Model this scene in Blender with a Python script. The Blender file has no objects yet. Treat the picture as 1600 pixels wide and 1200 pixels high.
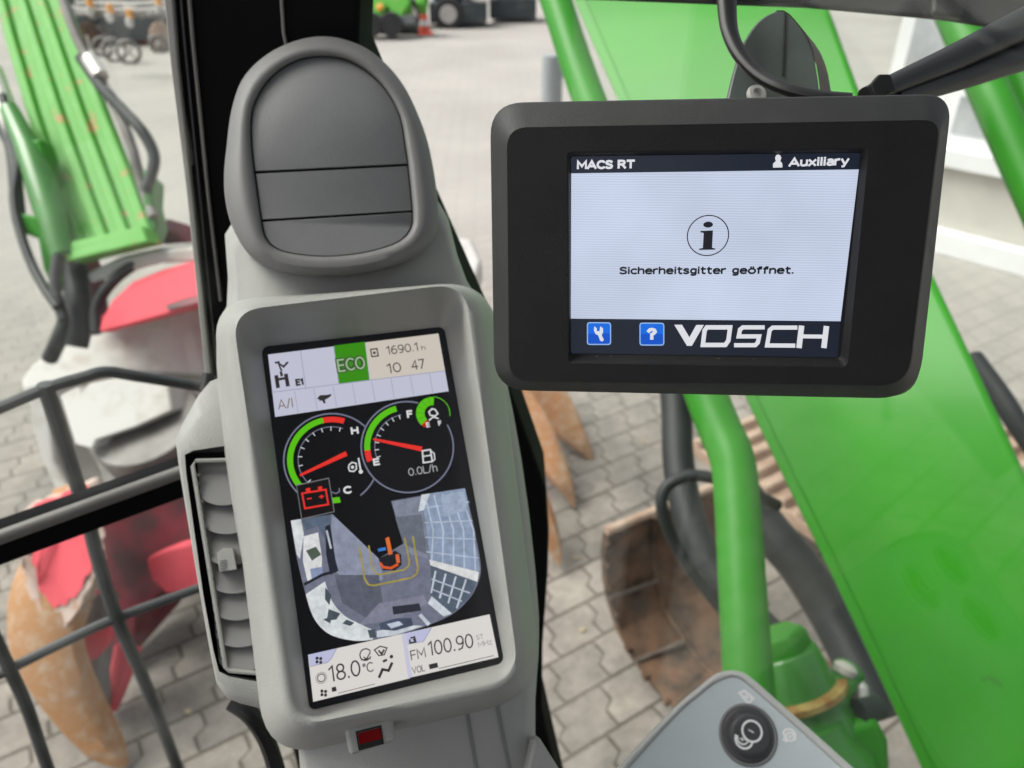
import bpy, math, random
import numpy as np
from mathutils import Vector, Matrix
random.seed(7)
R = math.radians
S = bpy.context.scene
COL = S.collection

# ------------------------------------------------------------------ camera, sky, sun, exposure
PITCH = R(31.0); CAM_Z = 2.3; F = 1200.0          # F: focal length in pixels of the 1600x1200 photograph
cd = bpy.data.cameras.new('camera'); cam = bpy.data.objects.new('camera', cd); COL.objects.link(cam)
cam.location = (0, 0, CAM_Z); cam.rotation_euler = (math.pi/2-PITCH, 0, 0)
cd.sensor_width = 36; cd.lens = 27; cd.clip_start = 0.02; cd.clip_end = 500
cd.dof.use_dof = True; cd.dof.focus_distance = 0.315; cd.dof.aperture_fstop = 11.5
S.camera = cam
EXPO = 0.95
W = bpy.data.worlds.new('World'); S.world = W; W.use_nodes = True
nt = W.node_tree; sky = nt.nodes.new('ShaderNodeTexSky'); sky.sky_type = 'NISHITA'; sky.sun_disc = False
SUN_EL, SUN_AZ = R(56), R(-84)
sky.sun_elevation = SUN_EL; sky.sun_rotation = SUN_AZ; sky.air_density = 0.6; sky.dust_density = 4.5; sky.ozone_density = 1.0
bgn = nt.nodes['Background']; bgn.inputs['Strength'].default_value = 0.12
hs = nt.nodes.new('ShaderNodeHueSaturation'); hs.inputs['Saturation'].default_value = .3   # overcast: nearly colourless light
nt.links.new(sky.outputs[0], hs.inputs['Color']); nt.links.new(hs.outputs[0], bgn.inputs[0])
sl = bpy.data.lights.new('sun', 'SUN'); so = bpy.data.objects.new('sun', sl); COL.objects.link(so)
sl.energy = 1.5; sl.angle = R(38); sl.color = (1, .96, .9)
sd = Vector((math.sin(SUN_AZ)*math.cos(SUN_EL), math.cos(SUN_AZ)*math.cos(SUN_EL), math.sin(SUN_EL)))
so.rotation_euler = sd.to_track_quat('Z', 'Y').to_euler()
S.view_settings.view_transform = 'Standard'; S.view_settings.look = 'None'; S.view_settings.exposure = EXPO; S.view_settings.gamma = 1

# ------------------------------------------------------------------ geometry helpers
C0 = Vector((0, 0, CAM_Z)); RT = Vector((1, 0, 0)); FW = Vector((0, math.cos(PITCH), -math.sin(PITCH))); UP = Vector((0, math.sin(PITCH), math.cos(PITCH)))
def ray(u, v): return FW + RT*((u-800)/F) + UP*((600-v)/F)
def P(u, v, d): return C0 + ray(u, v)*d
def G(u, v, z=0.0):
    r = ray(u, v); return C0 + r*((z-CAM_Z)/r.z)
def hit(u, v, o, n):
    r = ray(u, v); return C0 + r*((o-C0).dot(n)/r.dot(n))
class Frame:                                     # a flat plate's own axes, measured from the photo
    def __init__(s, o, ex, n):
        s.o = o; s.n = n.normalized(); s.ex = (ex - s.n*ex.dot(s.n)).normalized(); s.ey = s.n.cross(s.ex)
        s.m = Matrix((s.ex, s.ey, s.n)).transposed().to_4x4(); s.m.translation = o
    def px(s, u, v, h=0.0): return hit(u, v, s.o+s.n*h, s.n)
    def loc(s, p): q = p-s.o; return Vector((q.dot(s.ex), q.dot(s.ey), q.dot(s.n)))
    def w(s, x, y, h=0.0): return s.o+s.ex*x+s.ey*y+s.n*h
def frame_from_quad(px, width):
    A = []
    for (x, y), (u, v) in zip([(-.5,.5),(.5,.5),(.5,-.5),(-.5,-.5)], px):
        u = (u-800)/F; v = (v-600)/F
        A.append([x,y,1,0,0,0,-u*x,-u*y,-u]); A.append([0,0,0,x,y,1,-v*x,-v*y,-v])
    H = np.linalg.svd(np.array(A))[2][-1].reshape(3,3)
    if H[2,2] < 0: H = -H
    H = H*width/np.linalg.norm(H[:,0])
    tw = lambda c: RT*c[0] - UP*c[1] + FW*c[2]
    o = C0+tw(H[:,2]); ex = tw(H[:,0]); ey = tw(H[:,1])
    return Frame(o, ex, ex.cross(ey))
def rquad(c, r, n=8, m=4):
    """closed ring: four corners, radius per corner, n points per fillet, m per side"""
    if not isinstance(r, (list, tuple)): r = [r]*4
    c = [Vector((p[0], p[1], 0)) for p in c]; out = []
    for i in range(4):
        a, b, d = c[i-1], c[i], c[(i+1) % 4]
        p0 = b+(a-b).normalized()*r[i]; p1 = b+(d-b).normalized()*r[i]
        for k in range(n):
            t = k/(n-1); bz = p0*(1-t)**2+b*2*t*(1-t)+p1*t*t
            mid = b*.28+(p0+p1)*.36
            out.append(bz)
        nb = c[(i+2) % 4]; e = d+(b-d).normalized()*r[(i+1) % 4]
        for k in range(1, m): out.append(p1.lerp(e, k/m))
    return [(p.x, p.y) for p in out]
def polar(poly, cx, cy, N):
    """resample a star-shaped closed outline at N angles about a centre"""
    out = []
    for k in range(N):
        a = 2*math.pi*k/N; dx, dy = math.cos(a), math.sin(a); best = None
        for i in range(len(poly)):
            x1, y1 = poly[i]; x2, y2 = poly[(i+1) % len(poly)]
            ex, ey = x2-x1, y2-y1; den = dx*ey-dy*ex
            if abs(den) < 1e-9: continue
            t = ((x1-cx)*ey-(y1-cy)*ex)/den; s_ = ((x1-cx)*dy-(y1-cy)*dx)/den
            if t > 0 and -1e-6 <= s_ <= 1+1e-6 and (best is None or t > best): best = t
        out.append((cx+dx*best, cy+dy*best))
    return out
def smooth(pts, n=6, closed=False):
    P_ = [Vector(p) for p in pts]; L = len(P_); out = []
    for i in range(L if closed else L-1):
        g = lambda k: P_[k % L] if closed else P_[max(0, min(L-1, k))]
        p0, p1, p2, p3 = g(i-1), g(i), g(i+1), g(i+2)
        for k in range(n):
            t = k/n
            out.append(.5*((2*p1)+(p2-p0)*t+(2*p0-5*p1+4*p2-p3)*t*t+(3*p1-p0-3*p2+p3)*t**3))
    if not closed: out.append(P_[-1])
    return out
def sm2(pts, n=5, closed=True): return [(p.x, p.y) for p in smooth([(a, b, 0) for a, b in pts], n, closed)]
def clip(poly, a, b, c):
    out = []
    for i in range(len(poly)):
        p, q = poly[i], poly[(i+1) % len(poly)]; fp = a*p[0]+b*p[1]+c; fq = a*q[0]+b*q[1]+c
        if fp >= 0: out.append(p)
        if fp*fq < 0: t = fp/(fp-fq); out.append((p[0]+(q[0]-p[0])*t, p[1]+(q[1]-p[1])*t))
    return out

class MB:
    def __init__(s): s.v = []; s.f = []; s.mi = []; s.mats = []
    def _m(s, m):
        if m not in s.mats: s.mats.append(m)
        return s.mats.index(m)
    def face(s, pts, m):
        b = len(s.v); s.v += [Vector(p) for p in pts]; s.f.append(list(range(b, b+len(pts)))); s.mi.append(s._m(m)); return s
    def loft(s, rings, m, cap0=False, cap1=False, closed=True):
        b = len(s.v); n = len(rings[0]); i_ = s._m(m)
        for r in rings: s.v += [Vector(p) for p in r]
        for k in range(len(rings)-1):
            for j in range(n if closed else n-1):
                j2 = (j+1) % n
                s.f.append([b+k*n+j, b+k*n+j2, b+(k+1)*n+j2, b+(k+1)*n+j]); s.mi.append(i_)
        if cap0: s.f.append([b+j for j in range(n)][::-1]); s.mi.append(i_)
        if cap1: s.f.append([b+(len(rings)-1)*n+j for j in range(n)]); s.mi.append(i_)
        return s
    def prism(s, pts, vec, m): return s.loft([[Vector(p) for p in pts], [Vector(p)+vec for p in pts]], m, True, True)
    def box(s, o, ax, ay, az, m): return s.prism([o, o+ax, o+ax+ay, o+ay], az, m)
    def tube(s, pts, rad, m, seg=14, flat=1.0, side=None, cap=True):
        pts = [Vector(p) for p in pts]; rings = []; n = len(pts)
        if not isinstance(rad, (list, tuple)): rad = [rad]*n
        ref = side or Vector((.3, .2, 1)).normalized()
        for i, p in enumerate(pts):
            t = (pts[min(i+1, n-1)]-pts[max(i-1, 0)]).normalized()
            a = t.cross(ref)
            if a.length < 1e-4: a = t.cross(Vector((1, 0, 0)))
            a.normalize(); b = a.cross(t).normalized(); ref = b
            rings.append([p+a*(math.cos(2*math.pi*k/seg)*rad[i])+b*(math.sin(2*math.pi*k/seg)*rad[i]*flat) for k in range(seg)])
        return s.loft(rings, m, cap, cap)
    def lathe(s, o, ax, prof, m, seg=32):
        ax = ax.normalized(); a = ax.orthogonal().normalized(); b = ax.cross(a)
        rings = [[o+ax*h+a*(math.cos(2*math.pi*k/seg)*r)+b*(math.sin(2*math.pi*k/seg)*r) for k in range(seg)] for r, h in prof]
        return s.loft(rings, m, True, True)
    def build(s, name, root=None, parent=None, bevel=0.0, sharp=35, seg=3, sub=0):
        me = bpy.data.meshes.new(name)
        inv = root.matrix_world.inverted() if root is not None else None
        if inv is None:
            xs = [p.x for p in s.v]; ys = [p.y for p in s.v]
            o = Vector(((min(xs)+max(xs))/2, (min(ys)+max(ys))/2, min(p.z for p in s.v))); vv = [p-o for p in s.v]
        else: vv = [inv @ p for p in s.v]
        me.from_pydata([tuple(p) for p in vv], [], s.f)
        for m in s.mats: me.materials.append(m)
        me.polygons.foreach_set('material_index', s.mi); me.polygons.foreach_set('use_smooth', [True]*len(s.f)); me.update()
        import bmesh
        if not isinstance(s, Gfx):
            bm = bmesh.new(); bm.from_mesh(me); bmesh.ops.recalc_face_normals(bm, faces=bm.faces); bm.to_mesh(me); bm.free()
        me.set_sharp_from_angle(angle=R(sharp))
        ob = bpy.data.objects.new(name, me); COL.objects.link(ob)
        if inv is None: ob.location = o
        else: ob.parent = parent or root
        if bevel:
            md = ob.modifiers.new('bevel', 'BEVEL'); md.width = bevel; md.segments = seg; md.limit_method = 'ANGLE'; md.angle_limit = R(40); md.use_clamp_overlap = True
            wn = ob.modifiers.new('wn', 'WEIGHTED_NORMAL'); wn.keep_sharp = False
        if sub:
            md = ob.modifiers.new('sub', 'SUBSURF'); md.levels = sub; md.render_levels = sub
        return ob
def tag(o, label, cat, group=None, kind=None):
    o['label'] = label
    if cat: o['category'] = cat
    if group: o['group'] = group
    if kind: o['kind'] = kind
    return o
def thing(name, label, cat, loc=(0,0,0), frame=None, group=None):
    o = bpy.data.objects.new(name, None); COL.objects.link(o); o.empty_display_size = .05
    if frame: o.matrix_world = frame.m
    else: o.location = loc
    bpy.context.view_layer.update()
    return tag(o, label, cat, group)

# ------------------------------------------------------------------ materials
def lin(c): return tuple((x/255/12.92 if x/255 <= .04045 else ((x/255+.055)/1.055)**2.4) for x in c)
def nn(m, t, **k):
    n = m.node_tree.nodes.new(t)
    for a, b in k.items(): setattr(n, a, b)
    return n
def mat(name, col, rough=.5, metal=0.0, var=.12, vscale=8, bump=0.0, bscale=300, spec=.5, coat=0.0, col2=None, thr=(.45,.62)):
    m = bpy.data.materials.new(name); m.use_nodes = True; b = m.node_tree.nodes['Principled BSDF']; L = m.node_tree.links.new
    b.inputs['Roughness'].default_value = rough; b.inputs['Metallic'].default_value = metal; b.inputs['Specular IOR Level'].default_value = spec
    b.inputs['Coat Weight'].default_value = coat; b.inputs['Coat Roughness'].default_value = .08
    tc = nn(m, 'ShaderNodeTexCoord'); ns = nn(m, 'ShaderNodeTexNoise'); ns.inputs['Scale'].default_value = vscale; ns.inputs['Detail'].default_value = 6; ns.inputs['Roughness'].default_value = .6
    L(tc.outputs['Object'], ns.inputs['Vector'])
    cr = nn(m, 'ShaderNodeValToRGB'); e = cr.color_ramp.elements
    if col2:
        e[0].position, e[1].position = thr; e[0].color = (*col, 1); e[1].color = (*col2, 1)
    else:
        e[0].position, e[1].position = .3, .7
        e[0].color = (*[max(0, x*(1-var)) for x in col], 1); e[1].color = (*[min(1, x*(1+var)) for x in col], 1)
    L(ns.outputs['Fac'], cr.inputs['Fac']); L(cr.outputs['Color'], b.inputs['Base Color'])
    mr = nn(m, 'ShaderNodeMapRange'); mr.inputs['To Min'].default_value = max(.02, rough-.08); mr.inputs['To Max'].default_value = min(1, rough+.1)
    L(ns.outputs['Fac'], mr.inputs['Value']); L(mr.outputs['Result'], b.inputs['Roughness'])
    if bump:
        n2 = nn(m, 'ShaderNodeTexNoise'); n2.inputs['Scale'].default_value = bscale; n2.inputs['Detail'].default_value = 3
        bp = nn(m, 'ShaderNodeBump'); bp.inputs['Strength'].default_value = bump; bp.inputs['Distance'].default_value = .001
        L(tc.outputs['Object'], n2.inputs['Vector']); L(n2.outputs['Fac'], bp.inputs['Height']); L(bp.outputs['Normal'], b.inputs['Normal'])
    return m
EMC = {}
def em(c, lines=False, vid=False):
    """lit LCD pixels: colour as displayed"""
    k = (c, lines, vid)
    if k in EMC: return EMC[k]
    m = bpy.data.materials.new('screen_pixels'); m.use_nodes = True; b = m.node_tree.nodes['Principled BSDF']
    b.inputs['Base Color'].default_value = (.012, .012, .014, 1); b.inputs['Roughness'].default_value = .22; b.inputs['Specular IOR Level'].default_value = .35
    b.inputs['Emission Strength'].default_value = .92/2**EXPO; L = m.node_tree.links.new
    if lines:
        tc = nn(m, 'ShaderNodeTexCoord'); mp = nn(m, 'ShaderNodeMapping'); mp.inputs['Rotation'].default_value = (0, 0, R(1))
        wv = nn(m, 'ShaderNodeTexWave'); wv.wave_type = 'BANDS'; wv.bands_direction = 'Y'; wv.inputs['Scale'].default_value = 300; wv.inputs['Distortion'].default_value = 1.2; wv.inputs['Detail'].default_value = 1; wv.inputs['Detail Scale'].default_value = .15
        ns = nn(m, 'ShaderNodeTexNoise'); ns.inputs['Scale'].default_value = 22  # broad noise paints soft reflection blotches into the screen colour
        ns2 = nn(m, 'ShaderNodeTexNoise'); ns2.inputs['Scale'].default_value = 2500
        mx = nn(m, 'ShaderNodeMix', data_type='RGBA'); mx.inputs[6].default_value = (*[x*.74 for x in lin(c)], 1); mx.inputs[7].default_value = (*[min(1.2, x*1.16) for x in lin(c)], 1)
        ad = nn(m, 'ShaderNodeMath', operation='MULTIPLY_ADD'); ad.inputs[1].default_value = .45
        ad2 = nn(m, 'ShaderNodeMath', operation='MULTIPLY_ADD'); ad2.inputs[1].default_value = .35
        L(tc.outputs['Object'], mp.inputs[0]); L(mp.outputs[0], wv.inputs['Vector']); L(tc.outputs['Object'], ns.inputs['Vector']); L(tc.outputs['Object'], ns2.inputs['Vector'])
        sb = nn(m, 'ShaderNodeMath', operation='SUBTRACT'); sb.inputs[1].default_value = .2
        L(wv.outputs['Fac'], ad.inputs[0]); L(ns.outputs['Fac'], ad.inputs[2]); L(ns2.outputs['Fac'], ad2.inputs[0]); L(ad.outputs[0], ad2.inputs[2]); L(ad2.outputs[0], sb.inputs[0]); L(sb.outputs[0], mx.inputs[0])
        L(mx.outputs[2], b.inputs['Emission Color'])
    elif vid:
        tc = nn(m, 'ShaderNodeTexCoord'); n1 = nn(m, 'ShaderNodeTexNoise'); n1.inputs['Scale'].default_value = 190; n1.inputs['Detail'].default_value = 5; n1.inputs['Roughness'].default_value = .7; L(tc.outputs['Object'], n1.inputs['Vector'])
        mx = nn(m, 'ShaderNodeMix', data_type='RGBA'); mx.inputs[6].default_value = (*[x*.45 for x in lin(c)], 1); mx.inputs[7].default_value = (*[min(1.1, x*1.55) for x in lin(c)], 1); L(n1.outputs['Fac'], mx.inputs[0]); L(mx.outputs[2], b.inputs['Emission Color'])
    else: b.inputs['Emission Color'].default_value = (*lin(c), 1)
    EMC[k] = m; return m

M = {}
M['grey_plastic'] = mat('grey_plastic', (.36,.36,.342), .48, var=.05, vscale=30, bump=.3, bscale=1000)
M['mid_plastic'] = mat('mid_grey_plastic', (.2,.2,.2), .5, var=.05, vscale=30, bump=.3, bscale=1000)
M['slat_plastic'] = mat('vent_slat_plastic', (.2,.198,.198), .45, var=.05)
M['vent_plastic'] = mat('dark_grey_plastic', (.175,.172,.172), .5, var=.06, vscale=25, bump=.15, bscale=1500)
M['flap_plastic'] = mat('vent_flap_plastic', (.185,.188,.193), .5, var=.1, vscale=12, bump=.2, bscale=900)
M['black_plastic'] = mat('black_textured_plastic', (.016,.016,.017), .5, var=.2, vscale=40, bump=.35, bscale=2200, spec=.35)
M['edge_plastic'] = mat('worn_black_plastic', (.03,.03,.03), .5, var=.25, vscale=60, bump=.3, bscale=2000, col2=(.045,.045,.044), thr=(.5,.75))
M['black_rubber'] = mat('black_rubber', (.012,.012,.013), .55, var=.3, vscale=6)
M['black_frame'] = mat('black_painted_frame', (.005,.005,.006), .75, var=.2, vscale=5, spec=.08)
M['cable'] = mat('black_cable_sheath', (.009,.009,.01), .45, var=.3, vscale=20)
M['groove'] = mat('dark_gap', (.01,.01,.01), .8)
M['trim_grey'] = mat('grey_aluminium_trim', (.22,.21,.2), .45, metal=.2, var=.15, vscale=15)
M['light_trim'] = mat('pale_window_seal', (.42,.41,.39), .6, var=.12, vscale=15)
M['roof_trim'] = mat('brown_grey_roof_trim', (.055,.05,.05), .55, var=.25, vscale=12, bump=.3, bscale=500)
M['headliner'] = mat('grey_headliner', (.3,.3,.29), .8, var=.1)
M['panel_rim'] = mat('panel_rim_plastic', (.58,.58,.56), .5, var=.04)
M['panel_face'] = mat('blue_grey_panel', (.62,.69,.7), .5, var=.04, vscale=20, bump=.2, bscale=1200)
M['knob'] = mat('dark_knob_plastic', (.07,.07,.075), .42, var=.1)
M['white_print'] = mat('white_print', (.95,.95,.95), .6, var=.03)
M['steel'] = mat('bare_steel', (.68,.66,.62), .35, metal=.35, var=.15, vscale=60)
M['bracket'] = mat('dark_green_grey_steel', (.105,.125,.11), .35, var=.35, vscale=18)
M['rust_edge'] = mat('rusted_steel_edge', (.12,.11,.09), .5, col2=(.3,.15,.07), thr=(.52,.68), vscale=30)
M['green'] = mat('green_machine_paint', (.028,.235,.009), .36, var=.12, vscale=2.6, coat=.06, spec=.2)
M['green_tube'] = mat('satin_green_paint', (.032,.22,.016), .42, var=.1, vscale=5, spec=.25)
M['green_worn'] = mat('scuffed_green_paint', (.09,.37,.04), .5, vscale=11, spec=.3, col2=(.38,.25,.08), thr=(.6,.66))
M['green_dark'] = mat('deep_green_paint', (.04,.2,.025), .35, var=.15, vscale=8, coat=.3)
M['red'] = mat('red_machine_paint', (.7,.085,.115), .62, var=.14, vscale=5, spec=.2, col2=(.5,.05,.07), thr=(.45,.7))
M['dark_red'] = mat('shaded_crimson_steel', (.2,.016,.03), .55, col2=(.06,.015,.02), thr=(.4,.62), vscale=6)  # crimson darkened to paint in the shade inside the grapple
M['white_steel'] = mat('off_white_painted_steel', (.58,.57,.545), .6, col2=(.42,.38,.33), thr=(.5,.72), vscale=7, spec=.2)
M['worn_paint'] = mat('worn_pinkish_paint', (.55,.43,.38), .7, spec=.2, col2=(.42,.24,.15), thr=(.5,.7), vscale=22)
M['grey_steel'] = mat('dull_grey_steel', (.2,.19,.18), .5, metal=.2, col2=(.09,.08,.07), thr=(.4,.7), vscale=7)
M['guard'] = mat('grey_guard_paint', (.06,.063,.067), .5, var=.2, vscale=15)
M['hose'] = mat('hydraulic_hose_rubber', (.02,.024,.025), .55, var=.3, vscale=10)
M['rust'] = mat('rusty_bucket_steel', (.17,.09,.05), .85, col2=(.035,.026,.02), thr=(.38,.66), vscale=8, bump=.5, bscale=60)
M['weld'] = mat('dull_weld_bead', (.13,.1,.085), .7, var=.3, vscale=30)
M['rust_lit'] = mat('sandy_rusted_rib', (.5,.37,.28), .75, col2=(.32,.2,.14), thr=(.42,.68), vscale=9, bump=.4, bscale=60)
M['tine_rust'] = mat('orange_rusted_tine', (.44,.235,.115), .75, spec=.2, col2=(.5,.37,.27), thr=(.46,.72), vscale=26, bump=.4, bscale=70)
M['seal'] = mat('ochre_seal', (.25,.12,.03), .5, col2=(.4,.3,.1), thr=(.45,.6), vscale=30)
M['concrete'] = mat('pale_concrete', (.5,.48,.43), .8, var=.08, vscale=3)
M['white_wall'] = mat('white_cladding', (.75,.76,.76), .6, var=.06, vscale=2)
M['window_grey'] = mat('grey_window_glass', (.4,.42,.43), .2, var=.5, vscale=1.2)
M['post'] = mat('grey_post_paint', (.28,.31,.31), .5, var=.08, vscale=5)
M['dark_machine'] = mat('dark_teal_machine', (.035,.05,.055), .45, col2=(.12,.12,.11), thr=(.5,.68), vscale=1.6)
M['tyre'] = mat('tyre_rubber', (.03,.03,.032), .8, var=.3)
M['rim'] = mat('pale_wheel_rim', (.45,.44,.42), .5, var=.1)
M['orange'] = mat('orange_paint', (.7,.3,.03), .5, var=.1)
M['cone_red'] = mat('cone_red', (.8,.12,.06), .5, var=.08)
M['leaf'] = mat('dry_leaf', (.42,.33,.2), .8)
M['lens'] = mat('red_lamp_lens', (.2,.002,.004), .12, var=.2, vscale=40, coat=.5)
M['chain_grey'] = mat('grey_link', (.1,.1,.1), .4, metal=.4)

def tine_paint(z0, z1, nm, k=.22):
    m = mat(nm, (.5,.2,.08), .55, vscale=6, bump=.4, bscale=70); L = m.node_tree.links.new; b = m.node_tree.nodes['Principled BSDF']
    ge = nn(m, 'ShaderNodeNewGeometry'); sp = nn(m, 'ShaderNodeSeparateXYZ'); L(ge.outputs['Position'], sp.inputs[0])
    ns = nn(m, 'ShaderNodeTexNoise'); ns.inputs['Scale'].default_value = 9; ns.inputs['Detail'].default_value = 6; L(ge.outputs['Position'], ns.inputs['Vector'])
    ma = nn(m, 'ShaderNodeMath', operation='MULTIPLY_ADD'); ma.inputs[1].default_value = k; L(ns.outputs['Fac'], ma.inputs[0]); L(sp.outputs['Z'], ma.inputs[2])
    mr = nn(m, 'ShaderNodeMapRange'); mr.inputs['From Min'].default_value = z0; mr.inputs['From Max'].default_value = z1; L(ma.outputs[0], mr.inputs['Value'])
    cr = nn(m, 'ShaderNodeValToRGB'); e = cr.color_ramp.elements; e[0].position = 0; e[0].color = (.4,.17,.07,1); e[1].position = 1; e[1].color = (.6,.035,.055,1)
    for p_, c_ in ((.25,(.5,.25,.12,1)), (.4,(.62,.5,.42,1)), (.6,(.68,.6,.56,1)), (.72,(.62,.06,.08,1))):
        q = e.new(p_); q.color = c_
    L(mr.outputs[0], cr.inputs['Fac']); L(cr.outputs['Color'], b.inputs['Base Color'])
    return m

def glass_mat(name, dirt):
    m = bpy.data.materials.new(name); m.use_nodes = True; t = m.node_tree; t.nodes.clear(); L = t.links.new
    out = nn(m, 'ShaderNodeOutputMaterial'); tr = nn(m, 'ShaderNodeBsdfTransparent'); tr.inputs[0].default_value = (.97,.99,.97,1)
    gl = nn(m, 'ShaderNodeBsdfGlossy'); gl.inputs['Roughness'].default_value = .01; lw = nn(m, 'ShaderNodeLayerWeight'); lw.inputs[0].default_value = .5; pw = nn(m, 'ShaderNodeMath', operation='POWER'); pw.inputs[1].default_value = 5; L(lw.outputs['Facing'], pw.inputs[0]); fr = nn(m, 'ShaderNodeMath', operation='MULTIPLY_ADD'); fr.inputs[1].default_value = .7; fr.inputs[2].default_value = .04; L(pw.outputs[0], fr.inputs[0])
    mx = nn(m, 'ShaderNodeMixShader'); L(fr.outputs[0], mx.inputs[0]); L(tr.outputs[0], mx.inputs[1]); L(gl.outputs[0], mx.inputs[2])
    df = nn(m, 'ShaderNodeBsdfTranslucent'); df.inputs[0].default_value = (.8,.8,.78,1)
    tc = nn(m, 'ShaderNodeTexCoord'); ns = nn(m, 'ShaderNodeTexNoise'); ns.inputs['Scale'].default_value = 12; ns.inputs['Detail'].default_value = 8; L(tc.outputs['Object'], ns.inputs['Vector'])
    mr = nn(m, 'ShaderNodeMapRange'); mr.inputs['From Min'].default_value = .42; mr.inputs['From Max'].default_value = .8; mr.inputs['To Max'].default_value = dirt; L(ns.outputs['Fac'], mr.inputs['Value'])
    m2 = nn(m, 'ShaderNodeMixShader'); L(mr.outputs[0], m2.inputs[0]); L(mx.outputs[0], m2.inputs[1]); L(df.outputs[0], m2.inputs[2]); L(m2.outputs[0], out.inputs['Surface'])
    return m
M['glass'] = glass_mat('window_glass', .03); M['glass_dusty'] = glass_mat('dusty_window_glass', .035)

# paving: rows of interlocking blocks
def paving():
    m = bpy.data.materials.new('block_paving'); m.use_nodes = True; b = m.node_tree.nodes['Principled BSDF']; L = m.node_tree.links.new
    b.inputs['Roughness'].default_value = .85
    tc = nn(m, 'ShaderNodeNewGeometry'); mp = nn(m, 'ShaderNodeMapping'); mp.inputs['Rotation'].default_value = (0, 0, R(-33)); L(tc.outputs['Position'], mp.inputs[0])
    sp = nn(m, 'ShaderNodeSeparateXYZ'); L(mp.outputs[0], sp.inputs[0])
    def wav(src, per, amp):
        a = nn(m, 'ShaderNodeMath', operation='MULTIPLY'); a.inputs[1].default_value = 2*math.pi/per; L(src, a.inputs[0])
        s_ = nn(m, 'ShaderNodeMath', operation='SINE'); L(a.outputs[0], s_.inputs[0])
        c_ = nn(m, 'ShaderNodeMath', operation='MULTIPLY'); c_.inputs[1].default_value = 2.2; L(s_.outputs[0], c_.inputs[0])
        k = nn(m, 'ShaderNodeClamp'); k.inputs['Min'].default_value = -1; L(c_.outputs[0], k.inputs[0])
        d = nn(m, 'ShaderNodeMath', operation='MULTIPLY'); d.inputs[1].default_value = amp; L(k.outputs[0], d.inputs[0]); return d.outputs[0]
    ax = nn(m, 'ShaderNodeMath', operation='ADD'); L(sp.outputs['X'], ax.inputs[0]); L(wav(sp.outputs['Y'], .165, .021), ax.inputs[1])
    cx = nn(m, 'ShaderNodeCombineXYZ'); L(ax.outputs[0], cx.inputs[0]); L(sp.outputs['Y'], cx.inputs[1])
    br = nn(m, 'ShaderNodeTexBrick'); L(cx.outputs[0], br.inputs['Vector']); br.offset = .5
    br.inputs['Scale'].default_value = 1; br.inputs['Brick Width'].default_value = .2; br.inputs['Row Height'].default_value = .165; br.inputs['Mortar Size'].default_value = .0075; br.inputs['Mortar Smooth'].default_value = .35
    br.inputs['Color1'].default_value = (.262,.243,.225,1); br.inputs['Color2'].default_value = (.34,.315,.29,1); br.inputs['Mortar'].default_value = (.13,.115,.098,1)
    ns = nn(m, 'ShaderNodeTexNoise'); ns.inputs['Scale'].default_value = 2.6; ns.inputs['Detail'].default_value = 9; ns.inputs['Roughness'].default_value = .65; L(tc.outputs['Position'], ns.inputs['Vector'])
    cr = nn(m, 'ShaderNodeValToRGB'); cr.color_ramp.elements[0].position = .33; cr.color_ramp.elements[0].color = (.62,.62,.63,1); cr.color_ramp.elements[1].position = .68; cr.color_ramp.elements[1].color = (1.18,1.15,1.1,1); L(ns.outputs['Fac'], cr.inputs[0])
    mx0 = nn(m, 'ShaderNodeMix', data_type='RGBA', blend_type='MULTIPLY'); mx0.inputs[0].default_value = 1; L(br.outputs['Color'], mx0.inputs[6]); L(cr.outputs['Color'], mx0.inputs[7])
    n5 = nn(m, 'ShaderNodeTexNoise'); n5.inputs['Scale'].default_value = 14; n5.inputs['Detail'].default_value = 8; n5.inputs['Roughness'].default_value = .75; L(tc.outputs['Position'], n5.inputs['Vector'])
    c5 = nn(m, 'ShaderNodeValToRGB'); c5.color_ramp.elements[0].position = .32; c5.color_ramp.elements[0].color = (.7,.68,.66,1); c5.color_ramp.elements[1].position = .62; c5.color_ramp.elements[1].color = (1.06,1.05,1.03,1); L(n5.outputs['Fac'], c5.inputs[0])
    mx = nn(m, 'ShaderNodeMix', data_type='RGBA', blend_type='MULTIPLY'); mx.inputs[0].default_value = 1; L(mx0.outputs[2], mx.inputs[6]); L(c5.outputs['Color'], mx.inputs[7])
    # worn, sandy yard farther from the machine
    ln = nn(m, 'ShaderNodeVectorMath', operation='LENGTH'); L(tc.outputs['Position'], ln.inputs[0])
    mr = nn(m, 'ShaderNodeMapRange'); mr.inputs['From Min'].default_value = 2.8; mr.inputs['From Max'].default_value = 7; mr.inputs['To Max'].default_value = .85; L(ln.outputs['Value'], mr.inputs[0])
    m2 = nn(m, 'ShaderNodeMix', data_type='RGBA'); L(mr.outputs[0], m2.inputs[0]); L(mx.outputs[2], m2.inputs[6])
    n3 = nn(m, 'ShaderNodeTexNoise'); n3.inputs['Scale'].default_value = .5; n3.inputs['Detail'].default_value = 7; L(tc.outputs['Position'], n3.inputs['Vector'])
    c3 = nn(m, 'ShaderNodeValToRGB'); c3.color_ramp.elements[0].position = .35; c3.color_ramp.elements[0].color = (.34,.328,.3,1); c3.color_ramp.elements[1].position = .65; c3.color_ramp.elements[1].color = (.405,.39,.355,1); L(n3.outputs['Fac'], c3.inputs[0]); L(c3.outputs[0], m2.inputs[7])
    L(m2.outputs[2], b.inputs['Base Color'])
    bp = nn(m, 'ShaderNodeBump'); bp.inputs['Strength'].default_value = .6; bp.inputs['Distance'].default_value = .01; iv = nn(m, 'ShaderNodeMath', operation='SUBTRACT'); iv.inputs[0].default_value = 1; L(br.outputs['Fac'], iv.inputs[1]); L(iv.outputs[0], bp.inputs['Height']); L(bp.outputs['Normal'], b.inputs['Normal'])
    return m

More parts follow.
